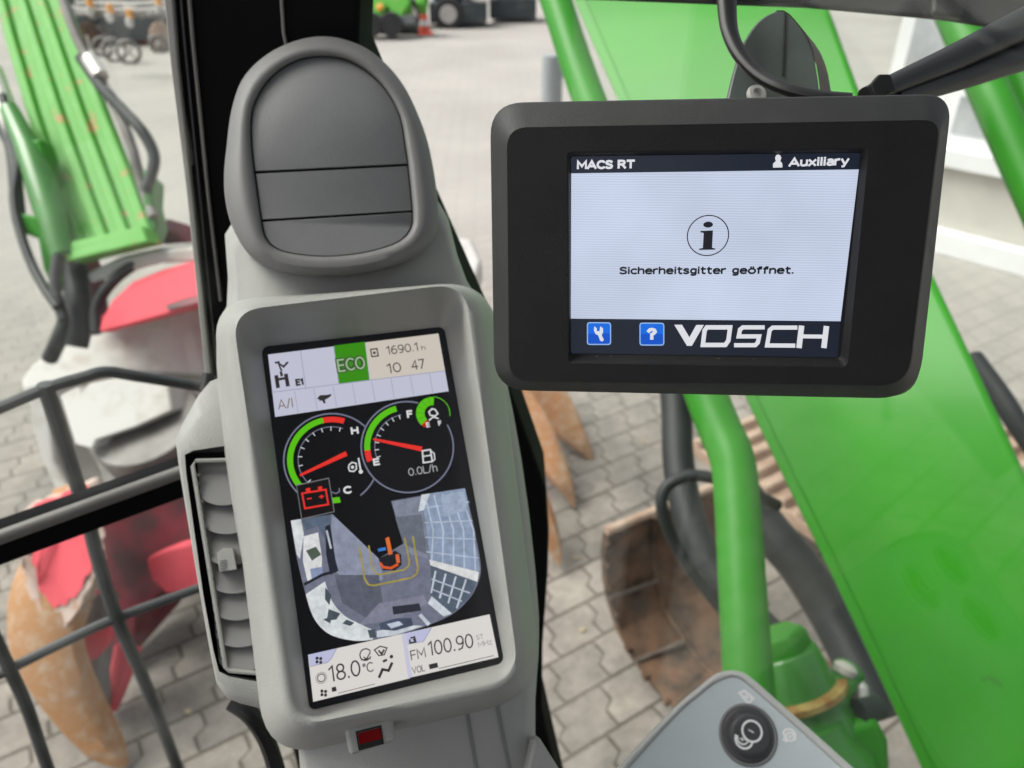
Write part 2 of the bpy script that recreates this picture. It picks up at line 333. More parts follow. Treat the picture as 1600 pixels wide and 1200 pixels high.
# ------------------------------------------------------------------ flat graphics on a screen or panel
class Gfx(MB):
    def __init__(s, fr, h, conv=None): MB.__init__(s); s.fr = fr; s.h = h; s.c = conv or (lambda x, y: (x, y))
    def up(s): s.h += 1.6e-5; return s.h
    def w(s, x, y, h=None): return s.fr.px(*s.c(x, y), s.h if h is None else h)
    def poly(s, pts, m): s.up(); return s.face([s.w(*p) for p in pts], m)
    def unit(s, x, y): return ((s.w(x+1, y)-s.w(x, y)).length+(s.w(x, y+1)-s.w(x, y)).length)/2
    def stroke(s, pts, wd, m, closed=False):
        s.up(); n = len(pts); L_, R_ = [], []
        for i in range(n):
            a = pts[i-1] if (i or closed) else pts[0]; b = pts[(i+1) % n] if (i < n-1 or closed) else pts[-1]; p = pts[i]
            d1 = Vector((p[0]-a[0], p[1]-a[1])); d2 = Vector((b[0]-p[0], b[1]-p[1]))
            if d1.length < 1e-6: d1 = d2
            if d2.length < 1e-6: d2 = d1
            d1.normalize(); d2.normalize(); t = d1+d2
            if t.length < 1e-3: t = d1
            t.normalize(); nr = Vector((-t.y, t.x)); k = wd/2/max(.45, nr.dot(Vector((-d1.y, d1.x))))
            L_.append(s.w(p[0]+nr.x*k, p[1]+nr.y*k)); R_.append(s.w(p[0]-nr.x*k, p[1]-nr.y*k))
        if closed: L_.append(L_[0]); R_.append(R_[0])
        return s.loft([L_, R_], m, closed=False)
    def arc(s, x, y, r, a0, a1, wd, m, n=36, ry=1.0):
        s.up(); c = s.fr.loc(s.w(x, y)); u = s.unit(x, y); rings = [[], []]
        ex = (s.fr.loc(s.w(x+1, y))-c); rot = math.atan2(ex.y, ex.x)
        for k in range(n+1):
            a = R(a0+(a1-a0)*k/n)
            for j, rr in enumerate((r-wd/2, r+wd/2)):
                X, Y = math.cos(a)*rr*u, math.sin(a)*rr*u*ry
                rings[j].append(s.fr.w(c.x+X, c.y+Y, s.h))
        return s.loft(rings, m, closed=False)
    def disc(s, x, y, r, m, ry=1.0, n=28):
        s.up(); c = s.fr.loc(s.w(x, y)); u = s.unit(x, y)
        return s.face([s.fr.w(c.x+math.cos(2*math.pi*k/n)*r*u, c.y+math.sin(2*math.pi*k/n)*r*u*ry, s.h) for k in range(n)], m)
    def text(s, body, p0, p1, cap, m, wt=.13):
        """plain sans lettering drawn as strokes; p0, p1 are the ends of its baseline"""
        s.up(); A = s.fr.loc(s.w(*p0)); B = s.fr.loc(s.w(*p1)); ex = B-A; ex.z = 0; u = s.unit(*p0); ch = cap*u; hw = wt*ch/2
        wid = sum(GLY[c][0]+.21 for c in body)-.21; sx = (ex.length-2*hw)/wid; ex.normalize(); ey = Vector((-ex.y, ex.x, 0)); x = 0; i = 0
        h0_ = s.h
        for c in body:
            for pl, closed in GLY[c][1]:
                s.h = h0_+(i % 4)*1.1e-5; i += 1
                q = [(A+ex*(hw+(x+px_)*sx)+ey*(hw+py_*(ch-2*hw))) for px_, py_ in pl]; n = len(q); L_, R_ = [], []
                for k in range(n):
                    a = q[k-1] if (k or closed) else q[0]; b = q[(k+1) % n] if (k < n-1 or closed) else q[-1]
                    d1 = q[k]-a; d2 = b-q[k]
                    if d1.length < 1e-9: d1 = d2
                    if d2.length < 1e-9: d2 = d1
                    d1 = d1.normalized(); d2 = d2.normalized(); t = d1+d2
                    if t.length < .05: t = d1
                    t.normalize(); nr = Vector((-t.y, t.x, 0)); kk = hw/max(.5, nr.dot(Vector((-d1.y, d1.x, 0))))
                    e = Vector((0,0,0))
                    if not closed: e = -d2*hw*.6 if k == 0 else (d1*hw*.6 if k == n-1 else e)
                    L_.append(q[k]+nr*kk+e); R_.append(q[k]-nr*kk+e)
                if closed: L_.append(L_[0]); R_.append(R_[0])
                s.loft([[s.fr.w(p.x, p.y, s.h) for p in r] for r in (L_, R_)], m, closed=False)
            x += GLY[c][0]+.21
        s.h = h0_+4.4e-5
        return s
def _el(cx, cy, rx, ry, a0=0, a1=360, n=20): return [(cx+rx*math.cos(R(a0+(a1-a0)*k/n)), cy+ry*math.sin(R(a0+(a1-a0)*k/n))) for k in range(n if a1-a0 == 360 else n+1)]
_S = [(.6,.86),(.48,.96),(.3,1),(.1,.94),(.02,.76),(.1,.6),(.32,.52),(.54,.43),(.62,.25),(.54,.07),(.3,0),(.12,.03),(0,.13)]
_G = {'M': (.86, [[(0,0),(0,1),(.43,.3),(.86,1),(.86,0)]]), 'A': (.84, [[(0,0),(.42,1),(.84,0)],[(.16,.3),(.68,.3)]]), 'C': (.7, [_el(.42,.5,.42,.5,48,312)]), 'S': (.62, [_S]),
 'R': (.7, [[(0,0),(0,1),(.38,1),(.56,.94),(.62,.76),(.56,.58),(.38,.5),(0,.5)],[(.34,.5),(.7,0)]]), 'T': (.72, [[(.36,0),(.36,1)],[(0,1),(.72,1)]]), 'F': (.56, [[(0,0),(0,1),(.56,1)],[(0,.53),(.5,.53)]]),
 'E': (.58, [[(.58,0),(0,0),(0,1),(.58,1)],[(0,.52),(.52,.52)]]), 'H': (.68, [[(0,0),(0,1)],[(.68,0),(.68,1)],[(0,.52),(.68,.52)]]), 'L': (.52, [[(0,1),(0,0),(.52,0)]]), 'V': (.76, [[(0,1),(.38,0),(.76,1)]]), 'I': (.1, [[(.05,0),(.05,1)]]),
 'O': (.8, [_el(.4,.5,.4,.5)]), 'z': (.5, [[(0,.74),(.5,.74),(0,0),(.5,0)]]),
 'u': (.52, [[(0,.74),(0,.22),(.06,.06),(.22,0),(.4,.06),(.52,.2)],[(.52,.74),(.52,0)]]), 'x': (.56, [[(0,0),(.56,.74)],[(0,.74),(.56,0)]]), 'i': (.08, [[(.04,0),(.04,.74)],[(.04,.97),(.04,1.03)]]), 'l': (.08, [[(.04,0),(.04,1.02)]]),
 'a': (.5, [[(.06,.68),(.24,.75),(.42,.7),(.5,.55),(.5,0)],[(.5,.42),(.2,.4),(.04,.3),(.02,.16),(.1,.03),(.26,0),(.42,.07),(.5,.18)]]), 'r': (.36, [[(0,0),(0,.74)],[(0,.5),(.1,.66),(.24,.74),(.36,.74)]]),
 'y': (.58, [[(0,.74),(.29,.03)],[(.58,.74),(.22,-.22),(.08,-.25)]]), 'c': (.52, [_el(.32,.37,.32,.37,52,308)]), 'h': (.52, [[(0,0),(0,1.02)],[(0,.54),(.14,.68),(.3,.74),(.46,.68),(.52,.5),(.52,0)]]),
 'n': (.52, [[(0,0),(0,.74)],[(0,.54),(.14,.68),(.3,.74),(.46,.68),(.52,.5),(.52,0)]]), 'e': (.6, [[(.04,.4),(.6,.4),(.57,.58),(.46,.71),(.3,.75),(.12,.68),(.02,.5),(.02,.25),(.12,.06),(.32,0),(.56,.06)]]),
 't': (.4, [[(.14,.98),(.14,.18),(.22,.02),(.4,.01)],[(0,.73),(.4,.73)]]), 's': (.46, [[(x*.74, y*.75) for x, y in _S]]),
 'g': (.54, [[(.52,.74),(.52,-.06),(.44,-.22),(.24,-.26),(.06,-.22)],[(.52,.58),(.4,.71),(.24,.74),(.08,.64),(.02,.4),(.08,.14),(.24,.05),(.4,.1),(.52,.24)]]),
 'f': (.4, [[(.12,0),(.12,.8),(.2,.97),(.4,1.0)],[(0,.73),(.38,.73)]]), '.': (.1, [[(.05,0),(.05,.08)]]), '0': (.64, [_el(.32,.5,.32,.5)]), '1': (.36, [[(.02,.8),(.3,1),(.3,0)]]), '4': (.66, [[(.5,0),(.5,1),(0,.3),(.66,.3)]]),
 '6': (.62, [[(.54,.96),(.36,1),(.13,.84),(.02,.5),(.02,.3)],_el(.32,.3,.3,.3)]), '7': (.62, [[(0,1),(.62,1),(.2,0)]]), '8': (.63, [_el(.32,.76,.26,.24),_el(.32,.26,.31,.26)]), '9': (.63, [_el(.32,.7,.3,.3),[(.62,.7),(.6,.4),(.45,.08),(.12,0)]]),
 '/': (.35, [[(0,-.02),(.35,1.02)]]), '?': (.54, [[(0,.78),(.1,.95),(.28,1),(.48,.92),(.54,.74),(.44,.58),(.28,.46),(.28,.32)],[(.28,.1),(.28,0)]]), ' ': (.3, [])}
_G['o'] = (.64, [_el(.32,.37,.32,.37)]); _G['ö'] = (.64, [_el(.32,.37,.32,.37),[(.2,.96),(.2,1.02)],[(.44,.96),(.44,1.02)]]); _G['°'] = (.26, [_el(.13,.86,.13,.13,n=12)])
GLY = {k: (w_, [(pl, len(pl) > 11 and pl not in (_S, _G['C'][1][0], _G['c'][1][0]) and k not in 'sea') for pl in L_]) for k, (w_, L_) in _G.items()}

# ------------------------------------------------------------------ setting
g = MB(); g.face([(-150,-40,0),(150,-40,0),(150,260,0),(-150,260,0)], paving())
go = g.build('paved_yard'); go['kind'] = 'structure'; go['label'] = 'pale block paved yard with interlocking pavers'

# ================================================================== the black touch display (sharp, nearest)
VF = frame_from_quad([(892.3,244),(1344,237.9),(1308.9,558.6),(891,551.7)], .116)
vz = lambda x, y: (740+x*.475, 120+y*.475)
root = thing('touch_display', 'black plastic touch display with white info screen hanging above the green boom', 'display', frame=VF)
VW = lambda x, y, h: VF.px(*vz(x, y), h)
def vring(c, r, h): return [VW(x, y, h) for x, y in rquad(c, r, 9, 6)]
FH = .0035
b = MB()
mid = [(54,86),(1575,56),(1462,1060),(68,1030)]
b.loft([vring([(110,140),(1520,110),(1420,1010),(120,985)], 70, -.034),
        vring([(62,92),(1570,64),(1458,1053),(76,1024)], 100, -.030),
        vring(mid, [112,95,140,112], -.016), vring(mid, [112,95,140,112], -.0075)], M['edge_plastic'], True)
b.loft([vring(mid, [112,95,140,112], -.0075), vring([(58,90),(1570,60),(1458,1056),(72,1026)], [110,92,138,110], -.0063),
        vring([(104,162),(1540,136),(1432,1020),(112,1003)], [74,62,98,74], FH-.0006), vring([(109,167),(1534,141),(1428,1016),(117,999)], [70,58,95,70], FH)], M['edge_plastic'])
b.loft([vring([(109,167),(1534,141),(1428,1016),(117,999)], [70,58,95,70], FH),
        vring([(306,246),(1300,234),(1230,956),(310,942)], [18,22,26,16], FH), vring([(312,252),(1296,240),(1226,950),(315,936)], [16,20,24,14], FH-.0005),
        vring([(320,262),(1276,250),(1206,926),(320,912)], [12,16,16,10], .0)], M['black_plastic'])
b.build('housing', root, sharp=14)
sc = Gfx(VF, -.0004, lambda x, y: (850+x*.34375, 220+y*.34375))
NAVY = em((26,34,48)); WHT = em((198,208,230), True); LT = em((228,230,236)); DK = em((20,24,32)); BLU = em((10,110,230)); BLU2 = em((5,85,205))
sc.poly([(105,50),(1455,32),(1352,1005),(100,985)], em((14,16,20)))
sc.poly([(123,72),(1437,54),(1431,130),(124,148)], NAVY)
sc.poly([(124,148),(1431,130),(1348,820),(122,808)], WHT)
sc.poly([(122,808),(1348,820),(1334,984),(121,964)], NAVY)
panel = sc.build('screen', root)
h0 = sc.h+2e-5
hd = Gfx(VF, h0, sc.c)
hd.text('MACS RT', (149,131), (414,127), 41, LT, .25)
hd.build('title_text', root, panel)
hd = Gfx(VF, h0, sc.c); hd.text('Auxiliary', (1110,119), (1386,112), 42, LT, .23); hd.build('mode_text', root, panel)
hd = Gfx(VF, h0, sc.c)
hd.poly([(1041,122),(1041,104),(1054,92),(1050,78),(1055,66),(1064,62),(1074,66),(1079,78),(1074,91),(1083,103),(1084,121)], LT)
hd.build('person_icon', root, panel)
ic = Gfx(VF, h0, sc.c)
ic.arc(745,431,93,0,360,5,DK,60,.985)
ic.disc(746,381,22,DK,.62)
ic.poly([(711,410),(768,407),(764,486),(779,490),(778,495),(704,496),(705,491),(722,487),(726,419),(711,416)], DK)
ic.build('info_icon', root, panel)
tx = Gfx(VF, h0, sc.c); tx.text('Sicherheitsgitter geöffnet.', (342,608), (1136,606), 36, DK, .23); tx.build('message_text', root, panel)
for k, (x0, y0, x1, y1) in enumerate(((195,824,305,928),(434,826,547,931))):
    bt = Gfx(VF, h0, sc.c)
    bt.poly(rquad([(x0,y0),(x1,y0+1),(x1,y1),(x0,y1)], 14, 5, 2), em((150,190,240)))
    bt.poly(rquad([(x0+5,y0+5),(x1-5,y0+6),(x1-5,y1-5),(x0+5,y1-5)], 10, 5, 2), BLU)
    bt.poly(rquad([(x0+5,y0+52),(x1-5,y0+52),(x1-5,y1-5),(x0+5,y1-5)], 10, 5, 2), BLU2)
    if k == 0: bt.poly([(228,843),(240,852),(240,864),(252,866),(256,843),(268,852),(268,872),(262,882),(272,905),(266,912),(256,910),(246,884),(234,878),(227,862)], LT)
    else: bt.text('?', (466,907), (512,907), 58, LT, .26)
    bt.build('button', root, panel)
lg = Gfx(VF, h0, sc.c)
lg.poly([(592,836),(627,836),(661,893),(692,837),(727,837),(672,932),(650,932)], LT)
lg.stroke([(740,848),(846,848),(838,908),(824,928),(722,928),(730,862)], 20, LT, True)
lg.stroke([(1003,848),(904,848),(891,858),(885,889),(978,889),(972,917),(960,929),(864,929)], 19, LT)
lg.stroke([(1152,849),(1040,849),(1026,860),(1014,930),(1142,931)], 19, LT)
lg.stroke([(1171,840),(1159,942)], 25, LT); lg.stroke([(1284,842),(1272,942)], 25, LT); lg.stroke([(1176,889),(1268,890)], 18, LT)
lg.build('maker_lettering', root, panel)
# grit caught along the lower edge of the screen opening
gr = MB()
for k in range(60):
    t = random.random()**1.0; x = 345+t*850; y = 921+t*14+random.uniform(-2, 3)
    if random.random() < .35: x = 760+random.random()*330; y = 921+(x-345)/850*14+random.uniform(-2, 2)
    s_ = random.uniform(.0001, .00032); p = VW(x, y, .0006)
    gr.prism([p+VF.ex*s_*2.2, p+VF.ey*s_, p-VF.ex*s_*2, p-VF.ey*s_], VF.n*s_, M['rust_lit'])
gr.build('grit', root)
# steel bracket plate the display hangs from
bz = lambda x, y: (1100+x*.15, x*0+y*.15)
arch = [bz(*p) for p in [(240,1120),(250,1020),(300,800),(370,550),(430,415),(500,300),(570,215),(640,160),(750,108),(830,108),(890,145),(950,210),(1020,295),(1080,390),(1130,510),(1160,620),(1190,800),(1210,970),(1220,1120)]]
BF = Frame(P(1210,90,.40), RT, (-FW*.93+RT*.12+UP*.2))
b = MB(); b.prism([BF.px(*p) for p in arch], -BF.n*.004, M['bracket']); bo = b.build('mounting_bracket', root, bevel=.0012)
e = MB(); e.loft([[BF.px(*p) for p in arch[8:]], [BF.px(*p)+RT*.0135-BF.n*.013 for p in arch[8:]]], M['rust_edge'], closed=False)
e.loft([[BF.px(*p)+RT*.0135-BF.n*.013 for p in arch[8:]], [BF.px(*p)+RT*.0115-BF.n*.017 for p in arch[8:]]], M['rust_edge'], closed=False); e.build('bracket_flange', root, bo)
b = MB(); c_ = BF.px(1181,149, .001); rr = .0051
b.lathe(c_, BF.n, [(rr,0),(rr*1.02,.001),(rr*.86,.0025),(rr*.5,.0028),(rr*.44,.0008),(.0001,.0006)], M['steel']); b.build('bolt', root, bo)
e = MB(); e.tube([BF.px(1227,20,.0006), BF.px(1224,118,.0006)], .0005, M['groove'], 6); e.build('crease', root, bo)

# ================================================================== grey instrument console on the corner pillar
HF = frame_from_quad([(415,552),(688,519),(782,1029),(489,1103)], .098)
z2 = lambda x, y: (400+x*.25, 500+y*.25)
z3 = lambda x, y: (440+x*.31667, 740+y*.31667)
root = thing('instrument_console', 'grey instrument console with portrait display and domed air vent, in front of black pillar', 'console', frame=HF)
def hring(c, r, h, n=9, m=6): return [HF.px(x, y, h) for x, y in rquad(c, r, n, m)]
# column behind everything
colo = sm2([(352,390),(358,352),(420,292),(520,270),(640,285),(692,318),(722,425),(772,520),(815,720),(842,960),(836,1100),(838,1200),(842,1320),(500,1330),(476,1200),(440,1080),(395,960),(350,700),(338,520),(358,470)], 3)
b = MB(); b.loft([[HF.px(x, y, hh) for x, y in polar(colo, 590, 780, 90)] for hh in (-.07,-.022)], M['grey_plastic'], True)
ins = [(590+(x-590)*.975, 780+(y-780)*.985) for x, y in colo]
ins2 = [(590+(x-590)*.93, 780+(y-780)*.965) for x, y in colo]
b.loft([[HF.px(x, y, hh) for x, y in polar(q, 590, 780, 90)] for q, hh in ((colo,-.022),(ins,-.011),(ins2,-.007))], M['grey_plastic'], False, True)
for x0, y0, x1, y1 in ((726,1110,748,1240),(772,1090,800,1240)):
    b.box(HF.px(x0, y0, -.0072), HF.px(x1, y1, -.0072)-HF.px(x0, y0, -.0072), HF.ex*.0016, HF.n*.0008, M['mid_plastic'])
b.build('column', root, sharp=60)
# display surround
mh = MB()
mh.loft([hring([(336,486),(770,448),(842,1092),(424,1178)], 80, -.032), hring([(330,470),(768,438),(850,1088),(416,1188)], [70,80,95,90], -.004),
         hring([(334,472),(764,438),(846,1086),(420,1184)], [68,78,92,88], .004), hring([(343,478),(750,438),(836,1082),(432,1168)], [60,68,80,76], .022),
         hring([(354,482),(735,440),(820,1072),(448,1148)], [52,56,62,60], .0385), hring([(362,486),(727,442),(812,1062),(458,1136)], [48,50,54,50], .040),
         hring([(368,490),(722,446),(806,1056),(466,1129)], [46,44,48,44], .0385),
         hring([(384,508),(712,466),(798,1048),(474,1120)], [34,30,34,30], .019), hring([(408,542),(694,510),(788,1036),(484,1110)], [14,12,14,12], .0008)], M['grey_plastic'], True)
mh.build('display_housing', root, sharp=70)
sc = Gfx(HF, 0.0)
sc.poly(rquad([(400,532),(702,496),(796,1046),(476,1120)], 14, 5, 2), em((14,15,18)))
scr = sc.build('screen', root); H0 = .00004
CELL = em((196,198,216)); WARM = em((208,200,188)); GRN = em((58,142,20)); GRN2 = em((92,196,20)); INK = em((50,48,48)); LINE = em((160,160,185)); RED = em((232,52,44)); RIM = em((120,124,146)); WH = em((222,222,224)); BLK = em((18,19,22))
a = Gfx(HF, H0, z2)
a.poly([(75,216),(1140,84),(1204,445),(120,606)], CELL)
a.poly([(684,140),(1140,84),(1180,318),(716,377)], WARM)
a.poly([(485,160),(681,136),(710,377),(520,400)], GRN)
a.stroke([(98,452),(520,400),(1180,318)], 5, LINE)
a.stroke([(278,192),(312,432)], 5, LINE); a.stroke([(485,162),(518,400)], 4, LINE)
for k in range(1, 9): x = 120+k*120.5; a.stroke([(x,458-k*15.3),(x+22,596-k*17.8)], 4, LINE)
a.text('ECO', (508,334), (694,309), 98, em((60,84,52)), .3); a.text('ECO', (515,327), (688,304), 84, em((158,186,146)), .13)
a.text('1690.1', (818,219), (1018,193), 56, INK, .11); a.text('h', (1036,190), (1060,187), 30, INK, .13)
a.text('10', (822,336), (912,323), 64, INK, .11); a.text('47', (976,315), (1060,303), 64, INK, .11)
a.stroke([(716,184),(756,179),(764,224),(724,229)], 8, INK, True); a.disc(740,205,9,INK)
a.text('A/I', (140,560), (236,546), 64, em((120,100,90)), .1)
a.text('E1', (250,413), (302,406), 46, INK, .26)
a.stroke([(126,345),(138,425)], 24, INK); a.stroke([(186,336),(200,415)], 24, INK); a.stroke([(130,372),(196,362)], 16, INK)
a.stroke([(162,352),(155,322)], 16, INK); a.stroke([(160,318),(140,270),(172,292),(200,262)], 13, INK); a.stroke([(118,268),(148,262)], 12, INK)
a.poly([(380,492),(400,470),(440,468),(472,462),(468,476),(448,490),(430,500),(436,520),(424,522),(412,502),(392,508),(398,498)], INK)
a.build('status_bar', root, scr)
a = Gfx(HF, H0, z2)                                  # coolant gauge
a.arc(475,868,292,-62,262,9,RIM,70); a.arc(475,868,254,94,222,36,GRN2,40); a.arc(475,868,254,64,94,36,RED,12); a.arc(475,868,206,62,236,5,RIM,40)
for k in range(11): a.arc(475,868,194,66+k*16.6,67.6+k*16.6,26,WH,2)
a.text('H', (596,718), (644,712), 50, WH, .24); a.text('C', (548,1090), (600,1083), 50, WH, .24)
a.poly([(470,1112),(522,1106),(530,1140),(476,1147)], GRN2); a.stroke([(472,1075),(500,1085),(522,1072),(520,1050)], 7, RIM)
a.stroke([(582,905),(600,890),(626,896),(628,930),(612,946),(586,944),(578,926)], 8, WH, True); a.disc(603,920,10,WH); a.stroke([(640,862),(656,950)], 10, WH); a.disc(655,948,13,WH)
cg = a.build('coolant_gauge', root, scr)
n_ = Gfx(HF, a.h+2e-5, z2); n_.poly([(272,964),(276,978),(572,848),(560,820)], RED); n_.build('coolant_needle', root, scr)
a = Gfx(HF, H0+.0012*0+4e-4, z2)                       # fuel gauge, drawn over the coolant gauge
a.disc(950,790,292,BLK,1,48); a.arc(950,790,286,0,360,9,RIM,80); a.arc(950,790,250,97,176,36,GRN2,30); a.arc(950,790,250,176,192,36,RED,8); a.arc(950,790,204,92,192,5,RIM,30)
for k in range(8): a.arc(950,790,192,95+k*13.5,96.6+k*13.5,26,WH,2)
a.text('F', (946,615), (984,610), 50, WH, .24); a.text('E', (736,912), (778,905), 46, WH, .24); a.text('0.0L/h', (956,977), (1136,946), 50, em((170,170,172)), .12)
a.stroke([(1040,818),(1090,810),(1102,884),(1046,892)], 9, WH, True); a.stroke([(1046,852),(1094,845)], 8, WH); a.stroke([(1096,820),(1114,834),(1118,872),(1106,880)], 7, WH); a.poly([(732,738),(734,752),(1034,822),(1040,792)], RED)
a.build('fuel_gauge', root, scr)
a = Gfx(HF, H0+8e-4, z2)
a.disc(1106,584,112,BLK,1,32); a.arc(1106,584,78,76,216,52,GRN2,24); a.arc(1106,584,106,-18,76,5,GRN2,20); a.arc(1106,584,80,216,230,46,em((190,40,20)),4)
for k in range(5): a.arc(1106,584,78,96+k*24,98+k*24,52,GRN,2)
a.stroke([(1080,575),(1100,555),(1120,560),(1136,585),(1120,600),(1090,596)], 9, WH, True); a.stroke([(1080,628),(1108,606),(1142,616)], 8, WH); a.text('E', (1066,672), (1090,668), 32, WH, .22); a.text('F', (1142,662), (1164,658), 32, WH, .22)
a.build('additive_gauge', root, scr)
a = Gfx(HF, H0+9e-4, z2)
a.poly([(250,1030),(456,985),(492,1200),(284,1246)], em((120,120,124))); a.poly([(255,1036),(452,992),(486,1196),(288,1240)], em((22,18,20)))
a.stroke([(288,1084),(436,1060),(452,1152),(306,1178)], 11, RED, True); a.stroke([(312,1066),(340,1061)], 26, RED); a.stroke([(388,1055),(414,1051)], 26, RED); a.stroke([(318,1118),(348,1114)], 8, RED); a.stroke([(394,1106),(424,1101)], 8, RED); a.stroke([(408,1092),(411,1116)], 8, RED)
a.build('battery_warning', root, scr)
# surround-camera picture
a = Gfx(HF, H0, z3); C_ = lambda r, g_, b_: em((r, g_, b_), vid=True)
bw = sm2([(45,232),(72,400),(112,570),(158,710),(232,790),(340,822),(430,822),(560,799),(700,757),(840,695),(930,612),(972,530),(982,450),(950,270),(905,72)], 6, False)
a.poly(bw+[(540,135),(600,345),(480,420),(250,200)], C_(112,116,134))
a.poly([(250,200),(480,420),(500,520),(400,580),(260,480),(235,330)], C_(140,146,166)); a.poly([(545,140),(690,112),(725,420),(640,400),(600,345)], C_(128,134,150))
a.poly([(600,345),(560,215),(690,200),(720,400)], C_(104,110,122)); a.poly([(260,500),(480,500),(500,640),(430,720),(300,640)], C_(92,96,110)); a.poly([(480,640),(700,600),(720,640),(560,720),(380,750)], C_(128,130,148))
a.poly([(690,104),(905,72),(978,470),(965,510),(735,428),(715,290)], C_(140,156,180))
for k in range(5): x = 730+k*42; a.stroke([(x-20,112-k*6),(x+18+k*8,280),(x+10+k*12,440+k*10)], 7, C_(182,194,212))
for k in range(4): a.stroke([(700+k*5,170+k*72),(925+k*16,140+k*92)], 6, C_(176,188,208))
a.poly([(785,110),(900,85),(915,180),(800,215)], C_(158,172,194)); a.poly([(690,104),(732,98),(702,180),(675,186)], C_(205,212,222))
a.poly([(735,430),(968,520),(930,610),(840,692),(738,600)], C_(86,98,114))
for k in range(4): a.stroke([(760+k*50,480+k*14),(738+k*42,590+k*25)], 9, C_(196,204,216))
for k in range(2): a.stroke([(740,520+k*50),(930-k*40,590+k*40)], 7, C_(180,188,204))
a.poly([(728,424),(974,486),(966,534),(734,452)], C_(222,222,222)); a.poly([(740,605),(840,690),(800,706),(722,640)], C_(206,212,222)); a.poly([(690,690),(735,740),(720,752),(675,700)], C_(200,206,218))
a.poly([(45,232),(95,224),(110,300),(90,420),(75,400)], C_(215,220,228)); a.poly([(95,224),(240,202),(245,320),(230,360),(180,260),(120,280)], C_(90,104,124))
a.poly([(108,310),(180,290),(200,420),(195,500),(130,540),(105,430)], C_(222,226,230)); a.poly([(120,380),(170,360),(195,400),(150,430)], C_(80,92,80)); a.poly([(140,470),(200,460),(205,500),(150,525)], C_(140,152,186))
a.poly([(215,260),(240,250),(265,420),(280,480),(240,500),(220,400)], C_(38,42,54)); a.stroke([(222,280),(244,370)], 10, C_(190,196,206)); a.stroke([(110,548),(200,500),(270,480)], 14, C_(40,42,50))
inr = sm2([(465,778),(400,748),(320,708),(262,650),(232,590),(214,532)], 6, False)
a.poly([p for p in bw if p[1] > 575 and p[0] < 470][:]+inr, C_(214,220,228))
for q in ([(215,560),(245,600),(236,650),(214,620)],[(232,668),(290,690),(270,720),(222,726)],[(320,720),(360,735),(340,752),(300,740)],[(424,772),(462,768),(466,808),(436,812)],[(205,720),(250,700),(240,740)]): a.poly(q, C_(74,84,92))
a.poly([(470,776),(640,748),(700,752),(560,797),(470,808)], C_(205,210,220)); a.poly([(480,740),(560,715),(640,712),(650,750),(560,775),(490,770)], C_(70,80,100)); a.poly([(520,742),(580,728),(600,745),(540,765)], C_(190,200,214))
a.poly([(545,656),(680,640),(688,676),(552,696)], C_(44,48,58))
a.stroke([(384,362),(410,520),(428,548),(456,552),(640,514),(668,494),(672,462),(648,310)], 9, C_(164,150,72)); a.stroke([(430,354),(448,470),(466,494),(490,498),(606,474),(628,454),(630,430),(606,316)], 8, C_(164,150,72))
a.poly([(478,420),(560,380),(590,400),(592,450),(560,478),(500,478)], C_(30,30,36)); a.poly([(512,320),(530,312),(548,396),(528,402)], C_(236,110,50)); a.stroke([(486,440),(500,462),(540,466),(576,446)], 13, C_(220,90,40)); a.stroke([(570,398),(576,440)], 18, C_(230,105,55)); a.stroke([(476,378),(514,370)], 15, C_(60,130,215))
a.build('camera_view', root, scr)
a = Gfx(HF, H0, z3)
LAV = em((190,192,222)); CW = em((222,218,214))
a.poly([(130,894),(600,789),(634,1010),(156,1126)], CW); a.poly([(130,894),(272,862),(246,912),(226,932),(140,952)], LAV); a.stroke([(140,952),(226,932),(246,912),(272,862)], 4, LINE)
a.poly([(592,791),(612,787),(645,1004),(624,1010)], em((200,200,222)))
a.text('18.0', (236,1032), (394,996), 82, INK, .1); a.text('°C', (404,988), (456,976), 50, em((100,98,98)))
a.arc(196,1008,19,0,360,5,INK,24); a.arc(196,1008,28,0,360,2,INK,12)
for k in range(4):
    for (cx_, cy_) in ((184,920),(208,1082)): a.disc(cx_+(-9,9,-9,9)[k], cy_+(-9,-7,9,11)[k], 8, INK)
a.poly([(246,1056),(268,1050),(272,1072),(250,1078)], INK); a.stroke([(280,1084),(460,1038)], 3, INK)
a.arc(414,893,28,20,330,6,INK,20); a.stroke([(404,905),(420,915),(438,880)], 6, INK); a.stroke([(392,920),(440,912)], 5, INK)
a.stroke([(458,870),(486,852),(520,860),(506,894),(480,898)], 6, INK, True); a.stroke([(478,872),(494,890),(506,868)], 9, INK)
a.stroke([(480,1008),(498,966),(528,972),(546,932)], 13, INK); a.disc(542,903,9,INK); a.stroke([(500,928),(520,918)], 12, INK)
a.build('climate_readout', root, scr)
a = Gfx(HF, H0, z3)
a.poly([(612,787),(1026,694),(1070,906),(645,1004)], CW); a.poly([(612,787),(740,760),(700,828),(622,842)], LAV); a.stroke([(622,842),(700,828),(740,760)], 4, LINE)
a.text('FM', (640,924), (714,906), 50, em((96,94,94)), .12); a.text('100.90', (726,902), (950,858), 72, INK, .1); a.text('ST', (962,822), (998,814), 24, em((150,148,148))); a.text('MHz', (972,858), (1040,842), 26, em((150,148,148)))
a.text('VOL', (646,990), (710,974), 34, em((110,108,108)), .13); a.poly([(726,942),(768,932),(773,956),(731,966)], INK); a.stroke([(775,962),(1046,898)], 3, INK)
a.stroke([(632,818),(634,836),(662,830),(656,806),(636,812)], 8, INK); a.stroke([(650,816),(664,832)], 8, INK)
a.build('radio_readout', root, scr)
